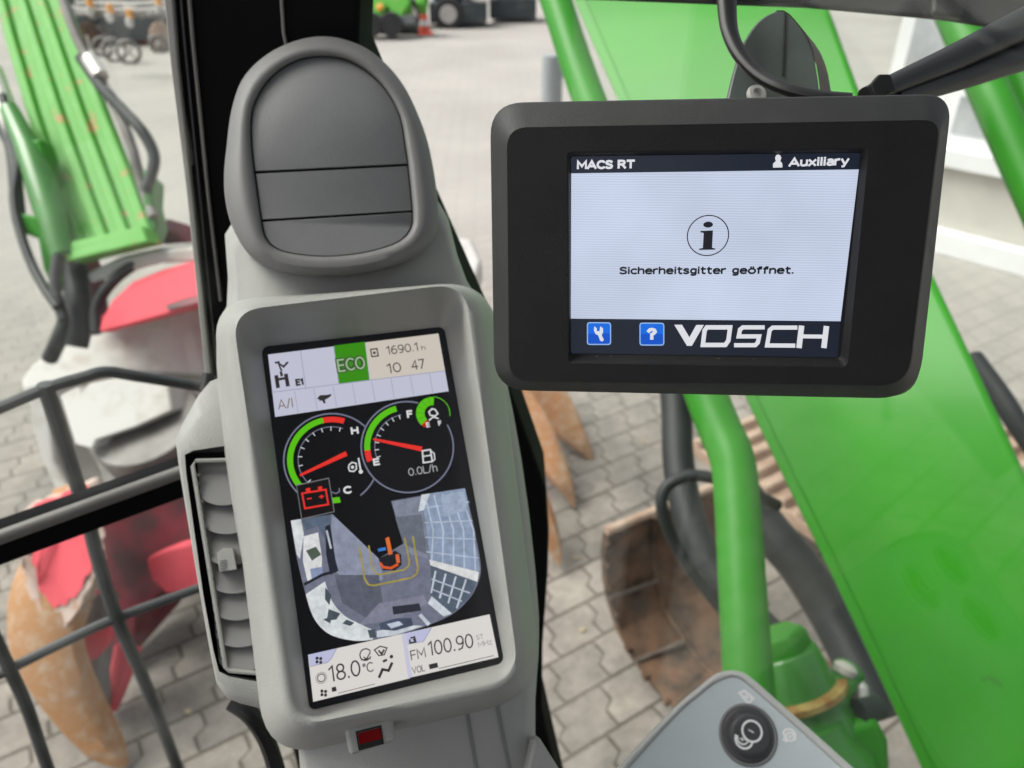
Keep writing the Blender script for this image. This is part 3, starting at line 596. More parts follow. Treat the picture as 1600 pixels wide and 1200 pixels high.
# red warning lamp in its tab
z5 = lambda x, y: (400+x*.3125, 1000+y*.3125)
b = MB(); tabp = [(436,404),(680,344),(702,505),(470,582)]
b.prism([HF.px(*z5(*p), .0261) for p in tabp], -HF.n*.035, M['grey_plastic']); tb = b.build('lamp_bezel', root, bevel=.002)
b = MB(); b.loft([[HF.px(*z5(*p), hh) for p in q] for q, hh in (([(498,458),(625,426),(640,520),(514,554)], .0265), ([(507,464),(618,436),(631,514),(521,545)], .0264))], M['groove'])
b.prism([HF.px(*z5(*p), .0263) for p in [(509,466),(618,438),(628,492),(518,522)]], HF.n*.0004, M['lens']); b.prism([HF.px(*z5(*p), .0262) for p in [(518,522),(628,492),(632,514),(522,545)]], HF.n*.0002, M['groove']); b.build('warning_lamp', root, tb)
b = MB(); b.prism([PNL for PNL in (HF.px(818,1230,.0), HF.px(834,1158,.0), HF.px(842,1150,.0), HF.px(880,1210,.0), HF.px(890,1240,.0))], -HF.n*.01, M['grey_plastic']); b.build('lower_trim', root, bevel=.002)
# domed vent on top
z1 = lambda x, y: (320+x/3, 40+y/3)
VO = sm2([z1(*p) for p in [(90,700),(103,560),(122,410),(165,270),(235,180),(335,108),(450,64),(550,50),(650,63),(760,108),(860,190),(935,285),(995,405),(1045,545),(1080,720),(1096,880),(1082,980),(1020,1062),(900,1125),(700,1168),(500,1175),(345,1150),(215,1080),(135,960),(98,830)]], 4)
VI = sm2([z1(*p) for p in [(214,450),(228,370),(280,275),(360,200),(455,155),(560,144),(665,160),(765,216),(855,308),(918,430),(942,560),(956,660),(976,870),(968,955),(905,1018),(765,1062),(600,1083),(450,1076),(335,1048),(282,995),(262,910),(230,690),(216,560)]], 4)
vc = (518, 235); NN = 96; PO, PI_ = polar(VO, *vc, NN), polar(VI, *vc, NN)
lerp = lambda A, B, t: [(p[0]+(q[0]-p[0])*t, p[1]+(q[1]-p[1])*t) for p, q in zip(A, B)]
b = MB(); b.loft([[HF.px(x, y, hh) for x, y in q] for q, hh in ((lerp(PO,PI_,.06),-.018),(PO,-.006),(PO,.000),(lerp(PO,PI_,.06),.0055),(lerp(PO,PI_,.2),.0074),(lerp(PO,PI_,.45),.0135),(lerp(PO,PI_,.75),.0142),(lerp(PO,PI_,.93),.0128),(PI_,.0108),(lerp(PO,PI_,1.03),.004))], M['vent_plastic'], True, False)
ve = b.build('air_vent', root, sharp=70)
b = MB(); b.face([HF.px(x, y, .0045) for x, y in lerp(PO, PI_, 1.02)], M['groove']); b.build('vent_cavity', root, ve)
fl = lerp(PO, PI_, 1.045)
L1 = (z1(235,690), z1(945,655)); L2 = (z1(265,915), z1(965,872))
def hp(l, off, sgn):
    (x1, y1), (x2, y2) = l; a_, b_ = -(y2-y1), (x2-x1); k = math.hypot(a_, b_); a_, b_ = a_/k*sgn, b_/k*sgn
    return a_, b_, -(a_*x1+b_*y1)-off
for k, cl in enumerate(([hp(L1,1.6,-1)], [hp(L1,1.6,1), hp(L2,1.6,-1)], [hp(L2,1.6,1)])):
    q = fl
    for c_ in cl: q = clip(q, *c_)
    qc = (sum(p[0] for p in q)/len(q), sum(p[1] for p in q)/len(q)); q2 = [(qc[0]+(x-qc[0])*.985, qc[1]+(y-qc[1])*.985) for x, y in q]
    b = MB(); b.loft([[HF.px(x, y, .0048) for x, y in q], [HF.px(x, y, .0097) for x, y in q], [HF.px(x, y, .0106) for x, y in q2]], M['flap_plastic'], False, True); b.build('vent_flap', root, ve, sharp=50)
# side vent
SO = sm2([(276,705),(276,682),(290,655),(318,606),(345,592),(430,600),(500,1090),(410,1106),(350,1088),(338,1066),(318,960),(296,830)], 3)
SI = [(288,714),(296,707),(430,702),(480,1064),(400,1062),(346,1052),(339,1044),(318,930)]
sc_ = (375, 860); A_, B_ = polar(SO, *sc_, 72), polar(SI, *sc_, 72)
b = MB(); b.loft([[HF.px(x, y, hh) for x, y in q] for q, hh in ((A_,-.055),(A_,-.026),(lerp(A_,B_,.35),-.021),(lerp(A_,B_,.93),-.0205))], M['grey_plastic'], True)
sv = b.build('side_vent', root, sharp=45)
b = MB(); b.loft([[HF.px(x, y, hh) for x, y in q] for q, hh in ((lerp(A_,B_,.93),-.0205),(B_,-.0225),(lerp(A_,B_,1.03),-.032),(lerp(A_,B_,1.05),-.033))], M['groove'], False, True); b.build('vent_recess', root, sv)
b = MB(); b.tube([HF.px(x, y, -.0225) for x, y in ((420,717),(306,720),(301,728),(352,1042),(358,1048),(430,1054))], .0012, M['grey_plastic'], 8); b.build('vent_frame', root, sv)
b = MB()
for k in range(22):
    t = k/21; x, y = 307+t*37, 745+t*285; b.box(HF.px(x, y, -.0228), HF.ex*(.0012 if k % 3 else .0022), HF.ey*.0016, HF.n*.001, M['chain_grey'])
b.build('slat_linkage', root, sv)
bot = [790,835,884,928,970,1012,1050]
for k, yb in enumerate(bot):
    xc = 345+(yb-790)*.112; yt = yb-(66 if k else 72)
    pts = [(xc-33-4, yt, -.0295), (xc+40, yt, -.0295)]+[(xc+3+36*math.cos(R(a)), yb-20+20*math.sin(R(a)), -.0236+.0016*math.sin(R(a))) for a in range(0, 181, 15)]
    b = MB(); b.prism([HF.px(*p) for p in pts], -HF.n*.0009, M['slat_plastic']); b.build('vent_slat', root, sv, bevel=.0003, sharp=50)
b = MB(); kp = [HF.px(x, y, -.026) for x, y in ((342,865),(352,858),(366,858),(372,890),(346,894))]; b.prism(kp, HF.n*.010, M['grey_plastic'])
for k in range(5): b.box(HF.px(343, 876+k*4, -.0158), HF.ex*.0035, HF.ey*-.0006, HF.n*.0003, M['mid_plastic'])
b.build('vent_lever', root, sv, bevel=.0005)
# screw stub beside the side vent's top
b = MB(); b.tube([HF.px(322,612,-.03), HF.px(326,585,-.03)], .0035, M['black_rubber'], 12); b.build('cable_stub', root, sv)

# ================================================================== switch panel at the lower right
zp = lambda x, y: (940+x*.3125, 1000+y*.3125)
PN = Frame(P(1168,1148,.54), RT*.8+UP*.0, (-FW*.9+UP*.42))
root = thing('switch_panel', 'blue-grey switch panel with one round dial button, in the bottom right foreground', 'control panel', frame=PN)
PO_ = sm2([(-160,1200),(-120,920),(80,640),(350,352),(480,240),(560,176),(620,154),(682,155),(742,184),(900,322),(1080,480),(1250,632),(1480,840),(1700,1060),(1500,1560),(1000,1900),(300,1700)], 4)
PI2 = sm2([(-60,1160),(-50,900),(138,640),(380,374),(490,278),(560,222),(620,194),(662,186),(710,206),(800,284),(960,424),(1190,632),(1400,830),(1590,1050),(1420,1500),(980,1800),(360,1620)], 4)
pc = (680, 800); A_, B_ = polar(PO_, *pc, 120), polar(PI2, *pc, 120)
pp = lambda q, h: [PN.px(*zp(x, y), h) for x, y in q]
b = MB(); b.loft([pp(A_,-.05), pp(A_,-.004), pp(lerp(A_,B_,.2),.0002), pp(lerp(A_,B_,.55),.0014), pp(lerp(A_,B_,.85),.0006), pp(lerp(A_,B_,.97),-.0006)], M['panel_rim'], True); b.build('rim', root, sharp=60)
b = MB(); b.loft([pp(lerp(A_,B_,.95),-.0012), pp(B_,-.0012)], M['groove']); b.loft([pp(B_,-.0016), pp(B_,-.0004), pp(lerp(A_,B_,1.03),-.0001)], M['panel_face'], False, True); fc = b.build('face_plate', root, sharp=50)
u_ = (PN.px(*zp(733,472))-PN.px(*zp(732,472))).length; kc = PN.px(*zp(732,474)); rk = 146*u_
b = MB(); b.lathe(kc, PN.n, [(rk,-.0002),(rk,.0006),(rk*.96,.0013),(rk*.9,.0012),(rk*.87,.0002)], M['mid_plastic'], 48)
b.lathe(kc+PN.n*.0003, PN.n, [(rk*.89,0),(rk*.88,.0007),(rk*.8,.0012),(rk*.72,.0014),(rk*.69,.0016),(rk*.67,.004),(rk*.62,.0052),(rk*.5,.0055),(.0001,.0056)], M['knob'], 48); kn = b.build('dial_button', root, sharp=60)
so2 = Vector((.05,.68,0)); mn = Vector((math.cos(R(37)), math.sin(R(37)), 0)); mir = lambda p: p-mn*(2*(p-so2).dot(mn)); mo = mir(PN.o); mnn = PN.n-mn*(2*PN.n.dot(mn))
for ru, rv in ((1482,884),(1528,968)):
    kd = mir(hit(ru, rv, mo, mnn)); b = MB(); b.lathe(kd, PN.n, [(rk*.98,-.0002),(rk*.98,.0012),(rk*.88,.0012),(rk*.87,.0004),(rk*.7,.0016),(rk*.67,.004),(rk*.5,.0055),(.0001,.0056)], M['knob'], 40); b.build('dial_button', root, sharp=60)
gk = Gfx(PN, .0062, zp); gk.arc(752,456,50,0,360,11,M['white_print'],40); gk.arc(712,496,44,150,350,11,M['white_print'],30); gk.arc(706,492,28,150,330,8,M['white_print'],20); gk.stroke([(735,448),(762,464)], 6, M['white_print']); gk.stroke([(688,492),(724,500)], 5, M['white_print']); gk.stroke([(706,486),(702,506)], 5, M['white_print']); gk.build('dial_symbol', root, kn)
W_ = M['white_print']
gk = Gfx(PN, .0003, zp); gk.stroke([(690,264),(714,254),(758,292),(734,318)], 14, W_, True); gk.stroke([(712,278),(728,290),(722,276),(738,294)], 9, W_); gk.build('screen_symbol', root, fc)
gk = Gfx(PN, .0003, zp); gk.arc(942,484,20,0,360,11,W_,24); gk.stroke([(908,462),(922,446),(950,448),(968,468),(968,496),(946,506),(920,494)], 11, W_, True); gk.stroke([(904,498),(926,500),(922,514)], 11, W_); gk.disc(942,484,9,W_); gk.build('camera_symbol', root, fc)

# ================================================================== cab frame and windows
CX = Vector((math.cos(R(37)), math.sin(R(37)), 0)); CYV = Vector((-math.sin(R(37)), math.cos(R(37)), 0)); CC = Vector((.05, .70, 0))
FPL = lambda off: (CC+CYV*off, CYV)                   # front window plane
root = thing('cab_frame', 'black cab corner pillar and window frame enclosing the operator place', 'cab frame', loc=tuple(CC+Vector((0,0,1.2))))
PD = -FW*1.0
PLF = Frame(P(600,500,.60), RT, Vector((0,-1,0)))
pil = [(246,-400),(568,-400),(562,20),(560,70),(640,260),(790,590),(830,700),(853,765),(858,830),(856,900),(848,1010),(847,1110),(868,1200),(890,1290),(960,1700),(600,1700),(450,1150),(380,900),(334,620),(302,330),(278,110)]
b = MB(); b.prism([PLF.px(*p) for p in pil], -PLF.n*.06, M['black_frame']); b.build('pillar', root, bevel=.004)
b = MB(); b.prism([PLF.px(*p, .004) for p in [(250,-60),(264,-60),(277,100),(300,300),(330,590),(321,590),(291,300),(266,100)]], -PLF.n*.03, M['light_trim'])
b.build('window_trim', root, bevel=.001)
b = MB()
for l, w_ in ((((291,-60),(301,60),(325,300),(345,470)),2.6), (((436,-60),(443,50),(447,70)),2.2), (((278,-60),(288,60),(312,300),(338,560)),1.5)):
    b.tube([PLF.px(*p, .0015) for p in l], w_*.6/F, M['trim_grey'] if w_ > 2 else M['guard'], 8)
b.build('pillar_seam', root)
fo, fn = FPL(.02)
b = MB(); cb = [(-60,858),(290,742),(300,798),(-60,912)]
A_, B_, C2, D_ = [hit(*p, fo, fn) for p in [(-60,868),(312,733),(312,770),(-60,908)]]; b.prism([A_+(A_-B_)*.7, B_+(B_-A_)*.25, C2+(C2-D_)*.25, D_+(D_-C2)*.7], CYV*.03, M['black_frame'])
b.build('crossbar', root, bevel=.003)
b = MB(); A_, B_ = hit(-60,861,fo-CYV*.004,fn), hit(312,727,fo-CYV*.004,fn); b.tube([A_+(A_-B_)*.7, B_+(B_-A_)*.25], .0052, M['trim_grey'], 12); b.build('crossbar_trim', root)
rz = lambda x, y: (820+x*.4875, y*.4875)
RF = Frame(P(1250,20,.50), RT, (-FW+UP*.1))
b = MB(); b.prism([RF.px(*rz(*p)) for p in [(-1000,-210),(1700,-120),(1700,118),(1600,106),(1480,88),(1380,72),(1300,62),(900,26),(600,15),(270,2),(-60,-8),(-1000,-40)]], ray(1250,0).normalized()*.05, M['roof_trim']); rt = b.build('roof_rail', root, bevel=.004)
b = MB(); b.prism([RF.px(*rz(*p), .0006) for p in [(560,-40),(905,-40),(900,4),(880,14),(600,6)]], RF.n*.003, M['black_plastic']); b.build('rail_cover', root, rt, bevel=.002)
b = MB(); b.prism([RF.px(*rz(*p), .0006) for p in [(1300,-60),(1420,-60),(1395,70),(1296,56)]], RF.n*.005, M['roof_trim']); b.build('rail_joint', root, rt, bevel=.003)
b = MB(); fl = lambda z: [CC-CX*1.05+CYV*-.02+Vector((0,0,z)), CC-CX*.05-CYV*.05+Vector((0,0,z)), CC-CX*.05-CYV*1.5+Vector((0,0,z)), CC-CX*1.05-CYV*1.5+Vector((0,0,z))]  # unseen cab floor, walls and roof from here on, added to shade the interior
b.prism(fl(1.02), Vector((0,0,.05)), M['black_rubber']); b.build('floor_mat', root, bevel=.005)
b = MB(); q = fl(1.08); b.prism([q[2], q[3], q[3]+Vector((0,0,1.78)), q[2]+Vector((0,0,1.78))], CYV*.04, M['roof_trim']); b.build('rear_panel', root, bevel=.01)
b = MB(); sp_ = Vector((.05,.68,0)); b.prism([sp_-CYV*.5+Vector((0,0,1.07)), sp_-CYV*1.5+Vector((0,0,1.07)), sp_-CYV*1.5+Vector((0,0,1.8)), sp_-CYV*.62+Vector((0,0,1.62)), sp_-CYV*.5+Vector((0,0,1.45))], CX*.03, M['roof_trim']); b.build('sill_panel', root, bevel=.008)
b = MB(); b.prism([q[3]+CYV*.05, q[0]-CYV*.55, q[0]-CYV*.55+Vector((0,0,.6)), q[3]+CYV*.05+Vector((0,0,.75))], CX*.04, M['roof_trim']); b.build('door_panel', root, bevel=.01)
b = MB(); b.prism([CC-CX*1.05+CYV*.0+Vector((0,0,2.9)), CC-CX*.05+Vector((0,0,2.9)), CC-CX*.05-CYV*1.5+Vector((0,0,2.9)), CC-CX*1.05-CYV*1.5+Vector((0,0,2.9))], Vector((0,0,.06)), M['headliner']); b.build('roof', root, bevel=.01)
# panes
fo2, fn2 = FPL(.035)
b = MB(); b.prism([CC+CYV*.035-CX*1.05+Vector((0,0,z)) for z in (.6,2.9)]+[CC+CYV*.035-CX*.31+Vector((0,0,z)) for z in (2.9,.6)], CYV*.004, M['glass'])
tag(b.build('front_window_pane'), 'clear front window pane left of the black pillar, guard bars behind it', 'window')
so_ = Vector((.05,.68,0))
b = MB(); b.prism([so_+CYV*.0+Vector((0,0,z)) for z in (.7,2.9)]+[so_-CYV*1.1+Vector((0,0,z)) for z in (2.9,.7)], CX*.004, M['glass_dusty'])
tag(b.build('side_window_pane'), 'slightly dusty side window pane between black pillar and green boom', 'window')

# cables
b = MB(); b.tube(smooth([P(1136,-30,.392), P(1136,14,.388), P(1141,52,.383), P(1158,88,.376), P(1188,119,.368), P(1228,139,.36), P(1280,151,.354), P(1330,156,.35)], 8), [.0056-.0018*min(1,k/30) for k in range(57)], M['cable'], 12, flat=.8)
tag(b.build('display_cable'), 'thick black cable looping from the roof rail down behind the black display', 'cable')
b = MB(); b.tube([P(1356,150,.368), P(1480,96,.395), P(1620,28,.42)], [.0056,.0084,.0108], M['cable'], 14, flat=.75); b.tube([P(1400,156,.375), P(1500,122,.40), P(1630,76,.425)], [.004,.0062,.0088], M['cable'], 14)
tag(b.build('wiring_conduit'), 'double black conduit running from behind the display up to the roof corner', 'cable')
b = MB(); q = Frame(P(1372,140,.362), RT+UP*.4, -FW); b.prism([q.w(x, y) for x, y in ((-.005,-.005),(.006,-.004),(.006,.004),(.001,.006),(-.0045,.003))], q.n*.004, M['black_plastic'])
tag(b.build('cable_clip', bevel=.001), 'small black clip holding the conduit at the top edge of the display', 'clip')
b = MB(); b.tube(smooth([P(362,1096,.52), P(392,1118,.52), P(418,1160,.53), P(440,1230,.54)], 6), .006, M['cable'], 10); b.tube(smooth([P(400,1105,.53), P(412,1150,.535), P(424,1230,.54)], 6), .0022, M['trim_grey'], 8)
tag(b.build('floor_cable'), 'black cable hanging below the side vent of the grey console', 'cable')

# window guard outside the front window
go_, gn_ = FPL(.22)
GH = lambda u, v: hit(u, v, go_, gn_)
root = thing('window_guard', 'dark grey tubular window guard outside the front window', 'window guard', loc=tuple(GH(140,930)))
for pth, r_ in (([(-420,800),(-80,668),(0,637),(75,606),(128,590),(165,581),(215,588),(330,607),(470,632)],.0056), ([(-420,1236),(-80,1088),(0,1053),(16,1045),(90,1008),(182,966),(330,912),(470,862)],.0056)):
    b = MB(); b.tube(smooth([GH(*p) for p in pth], 5), r_, M['guard'], 10); b.build('bar', root)
for pth, r_ in (([(70,600),(84,645),(131,790),(152,870),(180,960),(232,1080),(285,1220),(370,1440)],.0074), ([(-14,985),(14,1044),(44,1110),(82,1220),(168,1440)],.0066)):
    b = MB(); b.tube(smooth([GH(*p) for p in pth], 5), r_, M['guard'], 10); b.build('upright', root)

# ================================================================== excavator boom, guard tubes, hoses
root = thing('excavator_boom', 'big green excavator boom rising behind the black display', 'excavator boom', loc=tuple(P(1450,1100,1.3)))
LE = [(840,-130,2.35),(897,0,2.1),(1028,300,1.78),(1165,620,1.5),(1300,900,1.36),(1440,1200,1.25),(1490,1310,1.2)]
RE = [(1240,-130,1.95),(1296,0,1.74),(1420,330,1.46),(1548,612,1.23),(1680,900,1.11),(1820,1200,1.02),(1870,1310,.98)]
bv = Vector((.0,.42,.12))
b = MB(); L3 = smooth([P(*p) for p in LE], 5); R3 = smooth([P(*p) for p in RE], 5)
b.loft([L3, R3, [p+bv for p in R3], [p+bv for p in L3], L3], M['green'], closed=False); b.build('beam', root, bevel=.02, seg=4)
b = MB(); I3 = [l.lerp(r, .052) for l, r in zip(L3, R3)]; off = -FW*.006
b.loft([[p+off for p in L3], [p+off for p in I3], [p+off-off*1.5 for p in I3], [p-off*.5 for p in L3], [p+off for p in L3]], M['green'], closed=False); b.build('weld_flange', root, bevel=.002)
b = MB()
for k in range(9): q = P(1534+k*3.6, 1058+random.uniform(-4,4)+k*.8, 1.035); b.tube([q, q+RT*.002-UP*random.uniform(.002,.005)], .0007, M['rust'], 5)
b.build('paint_chips', root)
def tubeth(name, label, cat, pts, r, m, n=8, seg=18, group=None):
    b = MB(); b.tube(smooth([P(*p) for p in pts], n), r, m, seg); return tag(b.build(name), label, cat, group)
tubeth('guard_tube', 'green bent guard tube left of the boom, passing behind the black display', 'tube', [(838,-80,1.6),(868,0,1.55),(918,150,1.45),(1010,378,1.28),(1112,640,1.14),(1143,715,1.1),(1152,790,1.07),(1160,920,1.02),(1170,1080,.96),(1178,1260,.9)], .0315, M['green_tube'])
tubeth('boom_cylinder_tube', 'green tube crossing the top right corner above the white wall', 'tube', [(1445,-80,1.9),(1490,20,1.85),(1548,150,1.75),(1606,280,1.68),(1680,440,1.6)], .042, M['green_tube'])
tubeth('boom_pipe', 'light green pipe at the right edge beside the corner tube', 'pipe', [(1560,30,1.95),(1600,130,1.9),(1640,230,1.85)], .04, M['green_tube'])
tubeth('hydraulic_hose', 'thick upright black hydraulic hose hanging below the display beside the green tube', 'hose', [(1050,560,1.7),(1057,640,1.66),(1060,720,1.62),(1072,790,1.58),(1096,860,1.54),(1140,930,1.5),(1200,990,1.46),(1260,1040,1.42)], .033, M['hose'], group='black hydraulic hoses below the display')
tubeth('hydraulic_hose', 'thin black hose bent into a loop over the upright hose', 'hose', [(1215,790,1.5),(1160,762,1.46),(1110,746,1.44),(1072,744,1.44),(1040,762,1.44),(1034,792,1.44),(1046,832,1.45),(1072,880,1.46),(1110,930,1.47),(1160,990,1.48)], .0115, M['hose'], group='black hydraulic hoses below the display')
tubeth('hydraulic_hose', 'broad black hose running down along the boom edge to the pivot', 'hose', [(1150,760,1.75),(1200,826,1.7),(1252,888,1.66),(1298,960,1.62),(1340,1040,1.56),(1372,1120,1.5)], .045, M['hose'], group='black hydraulic hoses below the display')
tubeth('hydraulic_hose', 'black hose emerging at the right edge beyond the boom', 'hose', [(1520,560,2.3),(1562,618,2.2),(1594,668,2.15),(1660,760,2.1)], .03, M['hose'], group='black hydraulic hoses below the display')

# pivot casting at the foot of the boom
root = thing('boom_pivot', 'green cast boom pivot with capped pin and ochre seal beside the switch panel', 'machine part', loc=tuple(P(1260,1120,1.15)))
pax = (P(1212,1000,1.16)-P(1262,1130,1.15)).normalized()*1.0
b = MB(); b.lathe(P(1262,1120,1.15), pax, [(.064,-.06),(.066,0),(.061,.02),(.056,.06),(.05,.1),(.046,.104)], M['green_dark'], 28); b.build('pin_housing', root, sharp=40)
b = MB(); b.lathe(P(1224,1020,1.16), pax, [(.046,0),(.046,.022),(.04,.034),(.0001,.036)], M['green'], 6); b.build('pin_cap', root, bevel=.004)
b = MB(); b.lathe(P(1250,1084,1.15), pax, [(.058,-.008),(.07,-.005),(.071,.004),(.058,.008)], M['seal'], 32); b.build('seal_ring', root)
b = MB(); b.tube(smooth([P(1278,1105,1.13), P(1300,1085,1.14), P(1318,1062,1.16), P(1328,1046,1.17)], 4), [.03]*5+[.024]*8, M['green_dark'], 12); b.lathe(P(1318,1052,1.15), UP+RT*.4, [(.016,0),(.018,.01),(.01,.016),(.0001,.017)], M['concrete'], 16); b.build('lug', root)
b = MB(); b.lathe(P(1268,1186,1.13), pax, [(.05,-.05),(.085,-.03),(.085,0),(.07,.02),(.066,.055)], M['green_dark'], 26); b.build('base_collar', root, sharp=45)
b = MB(); b.prism([P(u, v, 1.1) for u, v in ((1268,1180),(1318,1140),(1372,1122),(1392,1160),(1396,1240),(1300,1260))], FW*.09, M['green']); b.build('foot_plate', root, bevel=.014, seg=4)
b = MB(); b.tube([P(1338,1112,1.12), P(1372,1106,1.14)], .018, M['hose'], 12); b.lathe(P(1346,1092,1.15), UP, [(.012,0),(.009,.02),(.003,.026)], M['steel'], 10); b.build('grease_fitting', root)

# rusty bucket on the ground below the boom, ribbed steel beyond it
th = R(30); ba = Vector((math.cos(th), math.sin(th), 0)); 
root = thing('rusty_bucket', 'rusty brown digging bucket lying open on the paving under the hoses', 'bucket', loc=tuple(G(1020,1000)))
e0 = G(950,836,.55)
prof = [(950,836),(946,862),(948,905),(953,935),(968,985),(994,1034),(1022,1072),(1060,1112),(1110,1160)]
pr = [hit(u, v, e0, ba) for u, v in prof]
def bump_(t): return .0
b = MB(); cols = []
for t in (0,.22,.26,.42,.56):
    sh = {0:0,.22:-.035,.26:-.028,.42:.0,.56:.0}[t]
    cols.append([p+ba*t+Vector((math.sin(th),-math.cos(th),0))*sh*.6+Vector((0,0,sh)) for p in pr])
b.loft(cols, M['rust'], closed=False)
dn = Vector((-math.sin(th), math.cos(th), -.35)).normalized()*.03
b.loft([[p+dn for p in c] for c in cols], M['rust'], closed=False)
b.loft([cols[0], [p+dn for p in cols[0]]], M['rust'], closed=False); b.build('shell', root, sharp=20)
b = MB()
for i in (3, 5):
    b.tube([pr[i]+Vector((0,0,.004)), pr[i]+ba*.21+Vector((0,-.01,-.012))], .008, M['weld'], 8)
b.tube([cols[1][0], cols[1][2], cols[1][4], cols[1][6], cols[1][8]], .011, M['rust'], 8)
b.build('weld_bead', root)
b = MB(); b.tube([pr[0]+dn*.4+Vector((0,0,.012)), pr[0]+ba*.56+dn*.4+Vector((0,0,.012))], .016, M['rust_lit'], 8); b.build('lip', root)
for k in range(9):
    i = min(7, k); p = pr[i].lerp(pr[i+1], .5) if i < 8 else pr[8]; b = MB(); b.box(p-ba*.018, ba*.02, Vector((.012,-.016,-.012)), Vector((0,0,.02)), M['rust']); b.build('edge_tooth', root, bevel=.003)
root = thing('ribbed_track', 'sandy brown ribbed steel track lying between green tube and green boom', 'track', loc=tuple(G(1200,760,.3)))
pv = Vector((math.sin(R(32)), -math.cos(R(32)), 0)); rb = Vector((math.cos(R(32)), math.sin(R(32)), 0)); st = G(1190,668,.32)
b = MB(); o_ = st-rb*.36-pv*.1; b.box(o_, rb*1.3, pv*1.15, Vector((0,0,-.06)), M['rust_lit']); b.build('track_band', root, bevel=.01)
for k in range(12):
    b = MB(); q = o_+pv*(.03+k*.094)+Vector((0,0,.001)); b.prism([q, q+pv*.05, q+pv*.04+Vector((0,0,.035)), q+pv*.012+Vector((0,0,.035))], rb*1.3, M['rust_lit']); b.build('grouser', root, bevel=.006)
b = MB(); b.prism([G(1158,664,.05), G(1172,660,.05), G(1174,674,.05), G(1160,677,.05)], Vector((0,0,.012)), mat('yellow_paint', (.75,.6,.08), .5)); tag(b.build('leaf_scrap', bevel=.003), 'small yellow scrap on the ground beside the green tube', 'scrap')

# ================================================================== excavator arm (left)
root = thing('excavator_dipper', 'scuffed bright green excavator dipper with lengthwise ribs, upper left', 'excavator dipper', loc=tuple(P(190,400,3.0)))
AL = [(-58,-120,3.7),(0,60,3.45),(50,190,3.28),(92,312,3.12),(132,412,3.0)]
AR = [(60,-120,3.7),(108,0,3.5),(172,175,3.25),(222,300,3.1),(252,383,3.0)]
AL = [(-30,-120,3.7),(14,60,3.45),(52,190,3.28),(92,312,3.12),(132,412,3.0)]
L3 = [P(*p) for p in AL]; R3 = [P(*p) for p in AR]; av = ray(110,200).normalized()*.32
b = MB(); b.loft([L3, R3, [p+av for p in R3], [p+av for p in L3], L3], M['green_worn'], closed=False)
b.face([L3[-1], R3[-1], R3[-1]+av, L3[-1]+av], M['green_worn']); b.build('beam', root, bevel=.02)
for t, w_ in ((.0,.07),(.3,.075),(.58,.07),(.84,.075)):
    b = MB(); c1 = [l.lerp(r, t) for l, r in zip(L3, R3)]; c2 = [l.lerp(r, t+w_*1.9) for l, r in zip(L3, R3)]; o_ = Vector((-.008,-.022,.014))
    b.loft([c1, [p+o_ for p in c1], [p+o_ for p in c2], c2], M['green_worn'], closed=False); b.build('rib', root, bevel=.008)
for tt in (.0, .12):
    b = MB(); p0, p1 = L3[-1].lerp(L3[-2], tt), R3[-1].lerp(R3[-2], tt); q = (L3[-2]-L3[-1]).normalized()*.05; o_ = Vector((-.025,-.06,.035)); b.box(p0-(p1-p0)*.02, (p1-p0)*1.04, q, o_, M['green_worn']); b.build('end_band', root, bevel=.008)
for pts, r_ in (([(95,-10,3.3),(120,60,3.25),(148,110,3.15),(180,165,3.1),(206,230,3.05),(222,290,3.05),(240,340,3.0)],.02), ([(126,90,3.2),(158,136,3.1),(190,170,3.05),(222,205,3.0),(240,240,3.0),(238,268,3.0),(226,300,3.0)],.022)):
    b = MB(); b.tube(smooth([P(*p) for p in pts], 6), r_, M['grey_steel'] if r_ < .021 else M['hose'], 10); b.build('hose', root)
b = MB(); b.tube([P(140,92,3.15), P(158,120,3.12)], .032, M['steel'], 12); b.tube([P(164,140,3.1), P(172,152,3.1)], .026, M['steel'], 12); b.build('hose_coupling', root)
b = MB(); b.prism([P(u, v, 3.0) for u, v in ((222,262),(240,280),(238,318),(246,352),(236,380),(224,330))], FW*.1, M['green_dark']); b.build('side_lug', root, bevel=.01)
# linkage and tilt cylinder left of the arm
root = thing('tilt_linkage', 'green linkage rods and pale cylinder along the left side of the arm', 'linkage', loc=tuple(P(60,330,3.0)))
b = MB(); b.tube([P(-14,110,3.35), P(4,160,3.25), P(26,215,3.15)], [.045,.045,.03], M['steel'], 14); b.build('cylinder_rod', root)
b = MB(); b.tube([P(14,170,3.15), P(44,232,3.08), P(76,320,3.0), P(98,400,2.95)], [.035,.05,.06,.04], M['green_dark'], 12); b.build('link_rod', root, sharp=60)
b = MB(); b.prism([P(u, v, 2.98) for u, v in ((18,330),(60,338),(70,366),(92,420),(100,440),(84,455),(66,420),(58,372),(34,364))], FW*.08, M['green']); b.build('link_plate', root, bevel=.012)
b = MB(); b.prism([P(u, v, 3.05) for u, v in ((28,225),(62,215),(86,300),(60,330),(36,290))], FW*.1, M['green']); b.build('clevis', root, bevel=.012)
for pts, r_ in (([(4,150,3.2),(16,205,3.1),(28,250,3.05),(22,310,3.0),(34,370,2.95),(58,430,2.9),(90,480,2.85)],.018), ([(0,196,3.3),(18,230,3.2),(26,300,3.1),(30,345,3.05)],.026)):
    b = MB(); b.tube(smooth([P(*p) for p in pts], 6), r_, M['hose'], 10); b.build('hose', root)

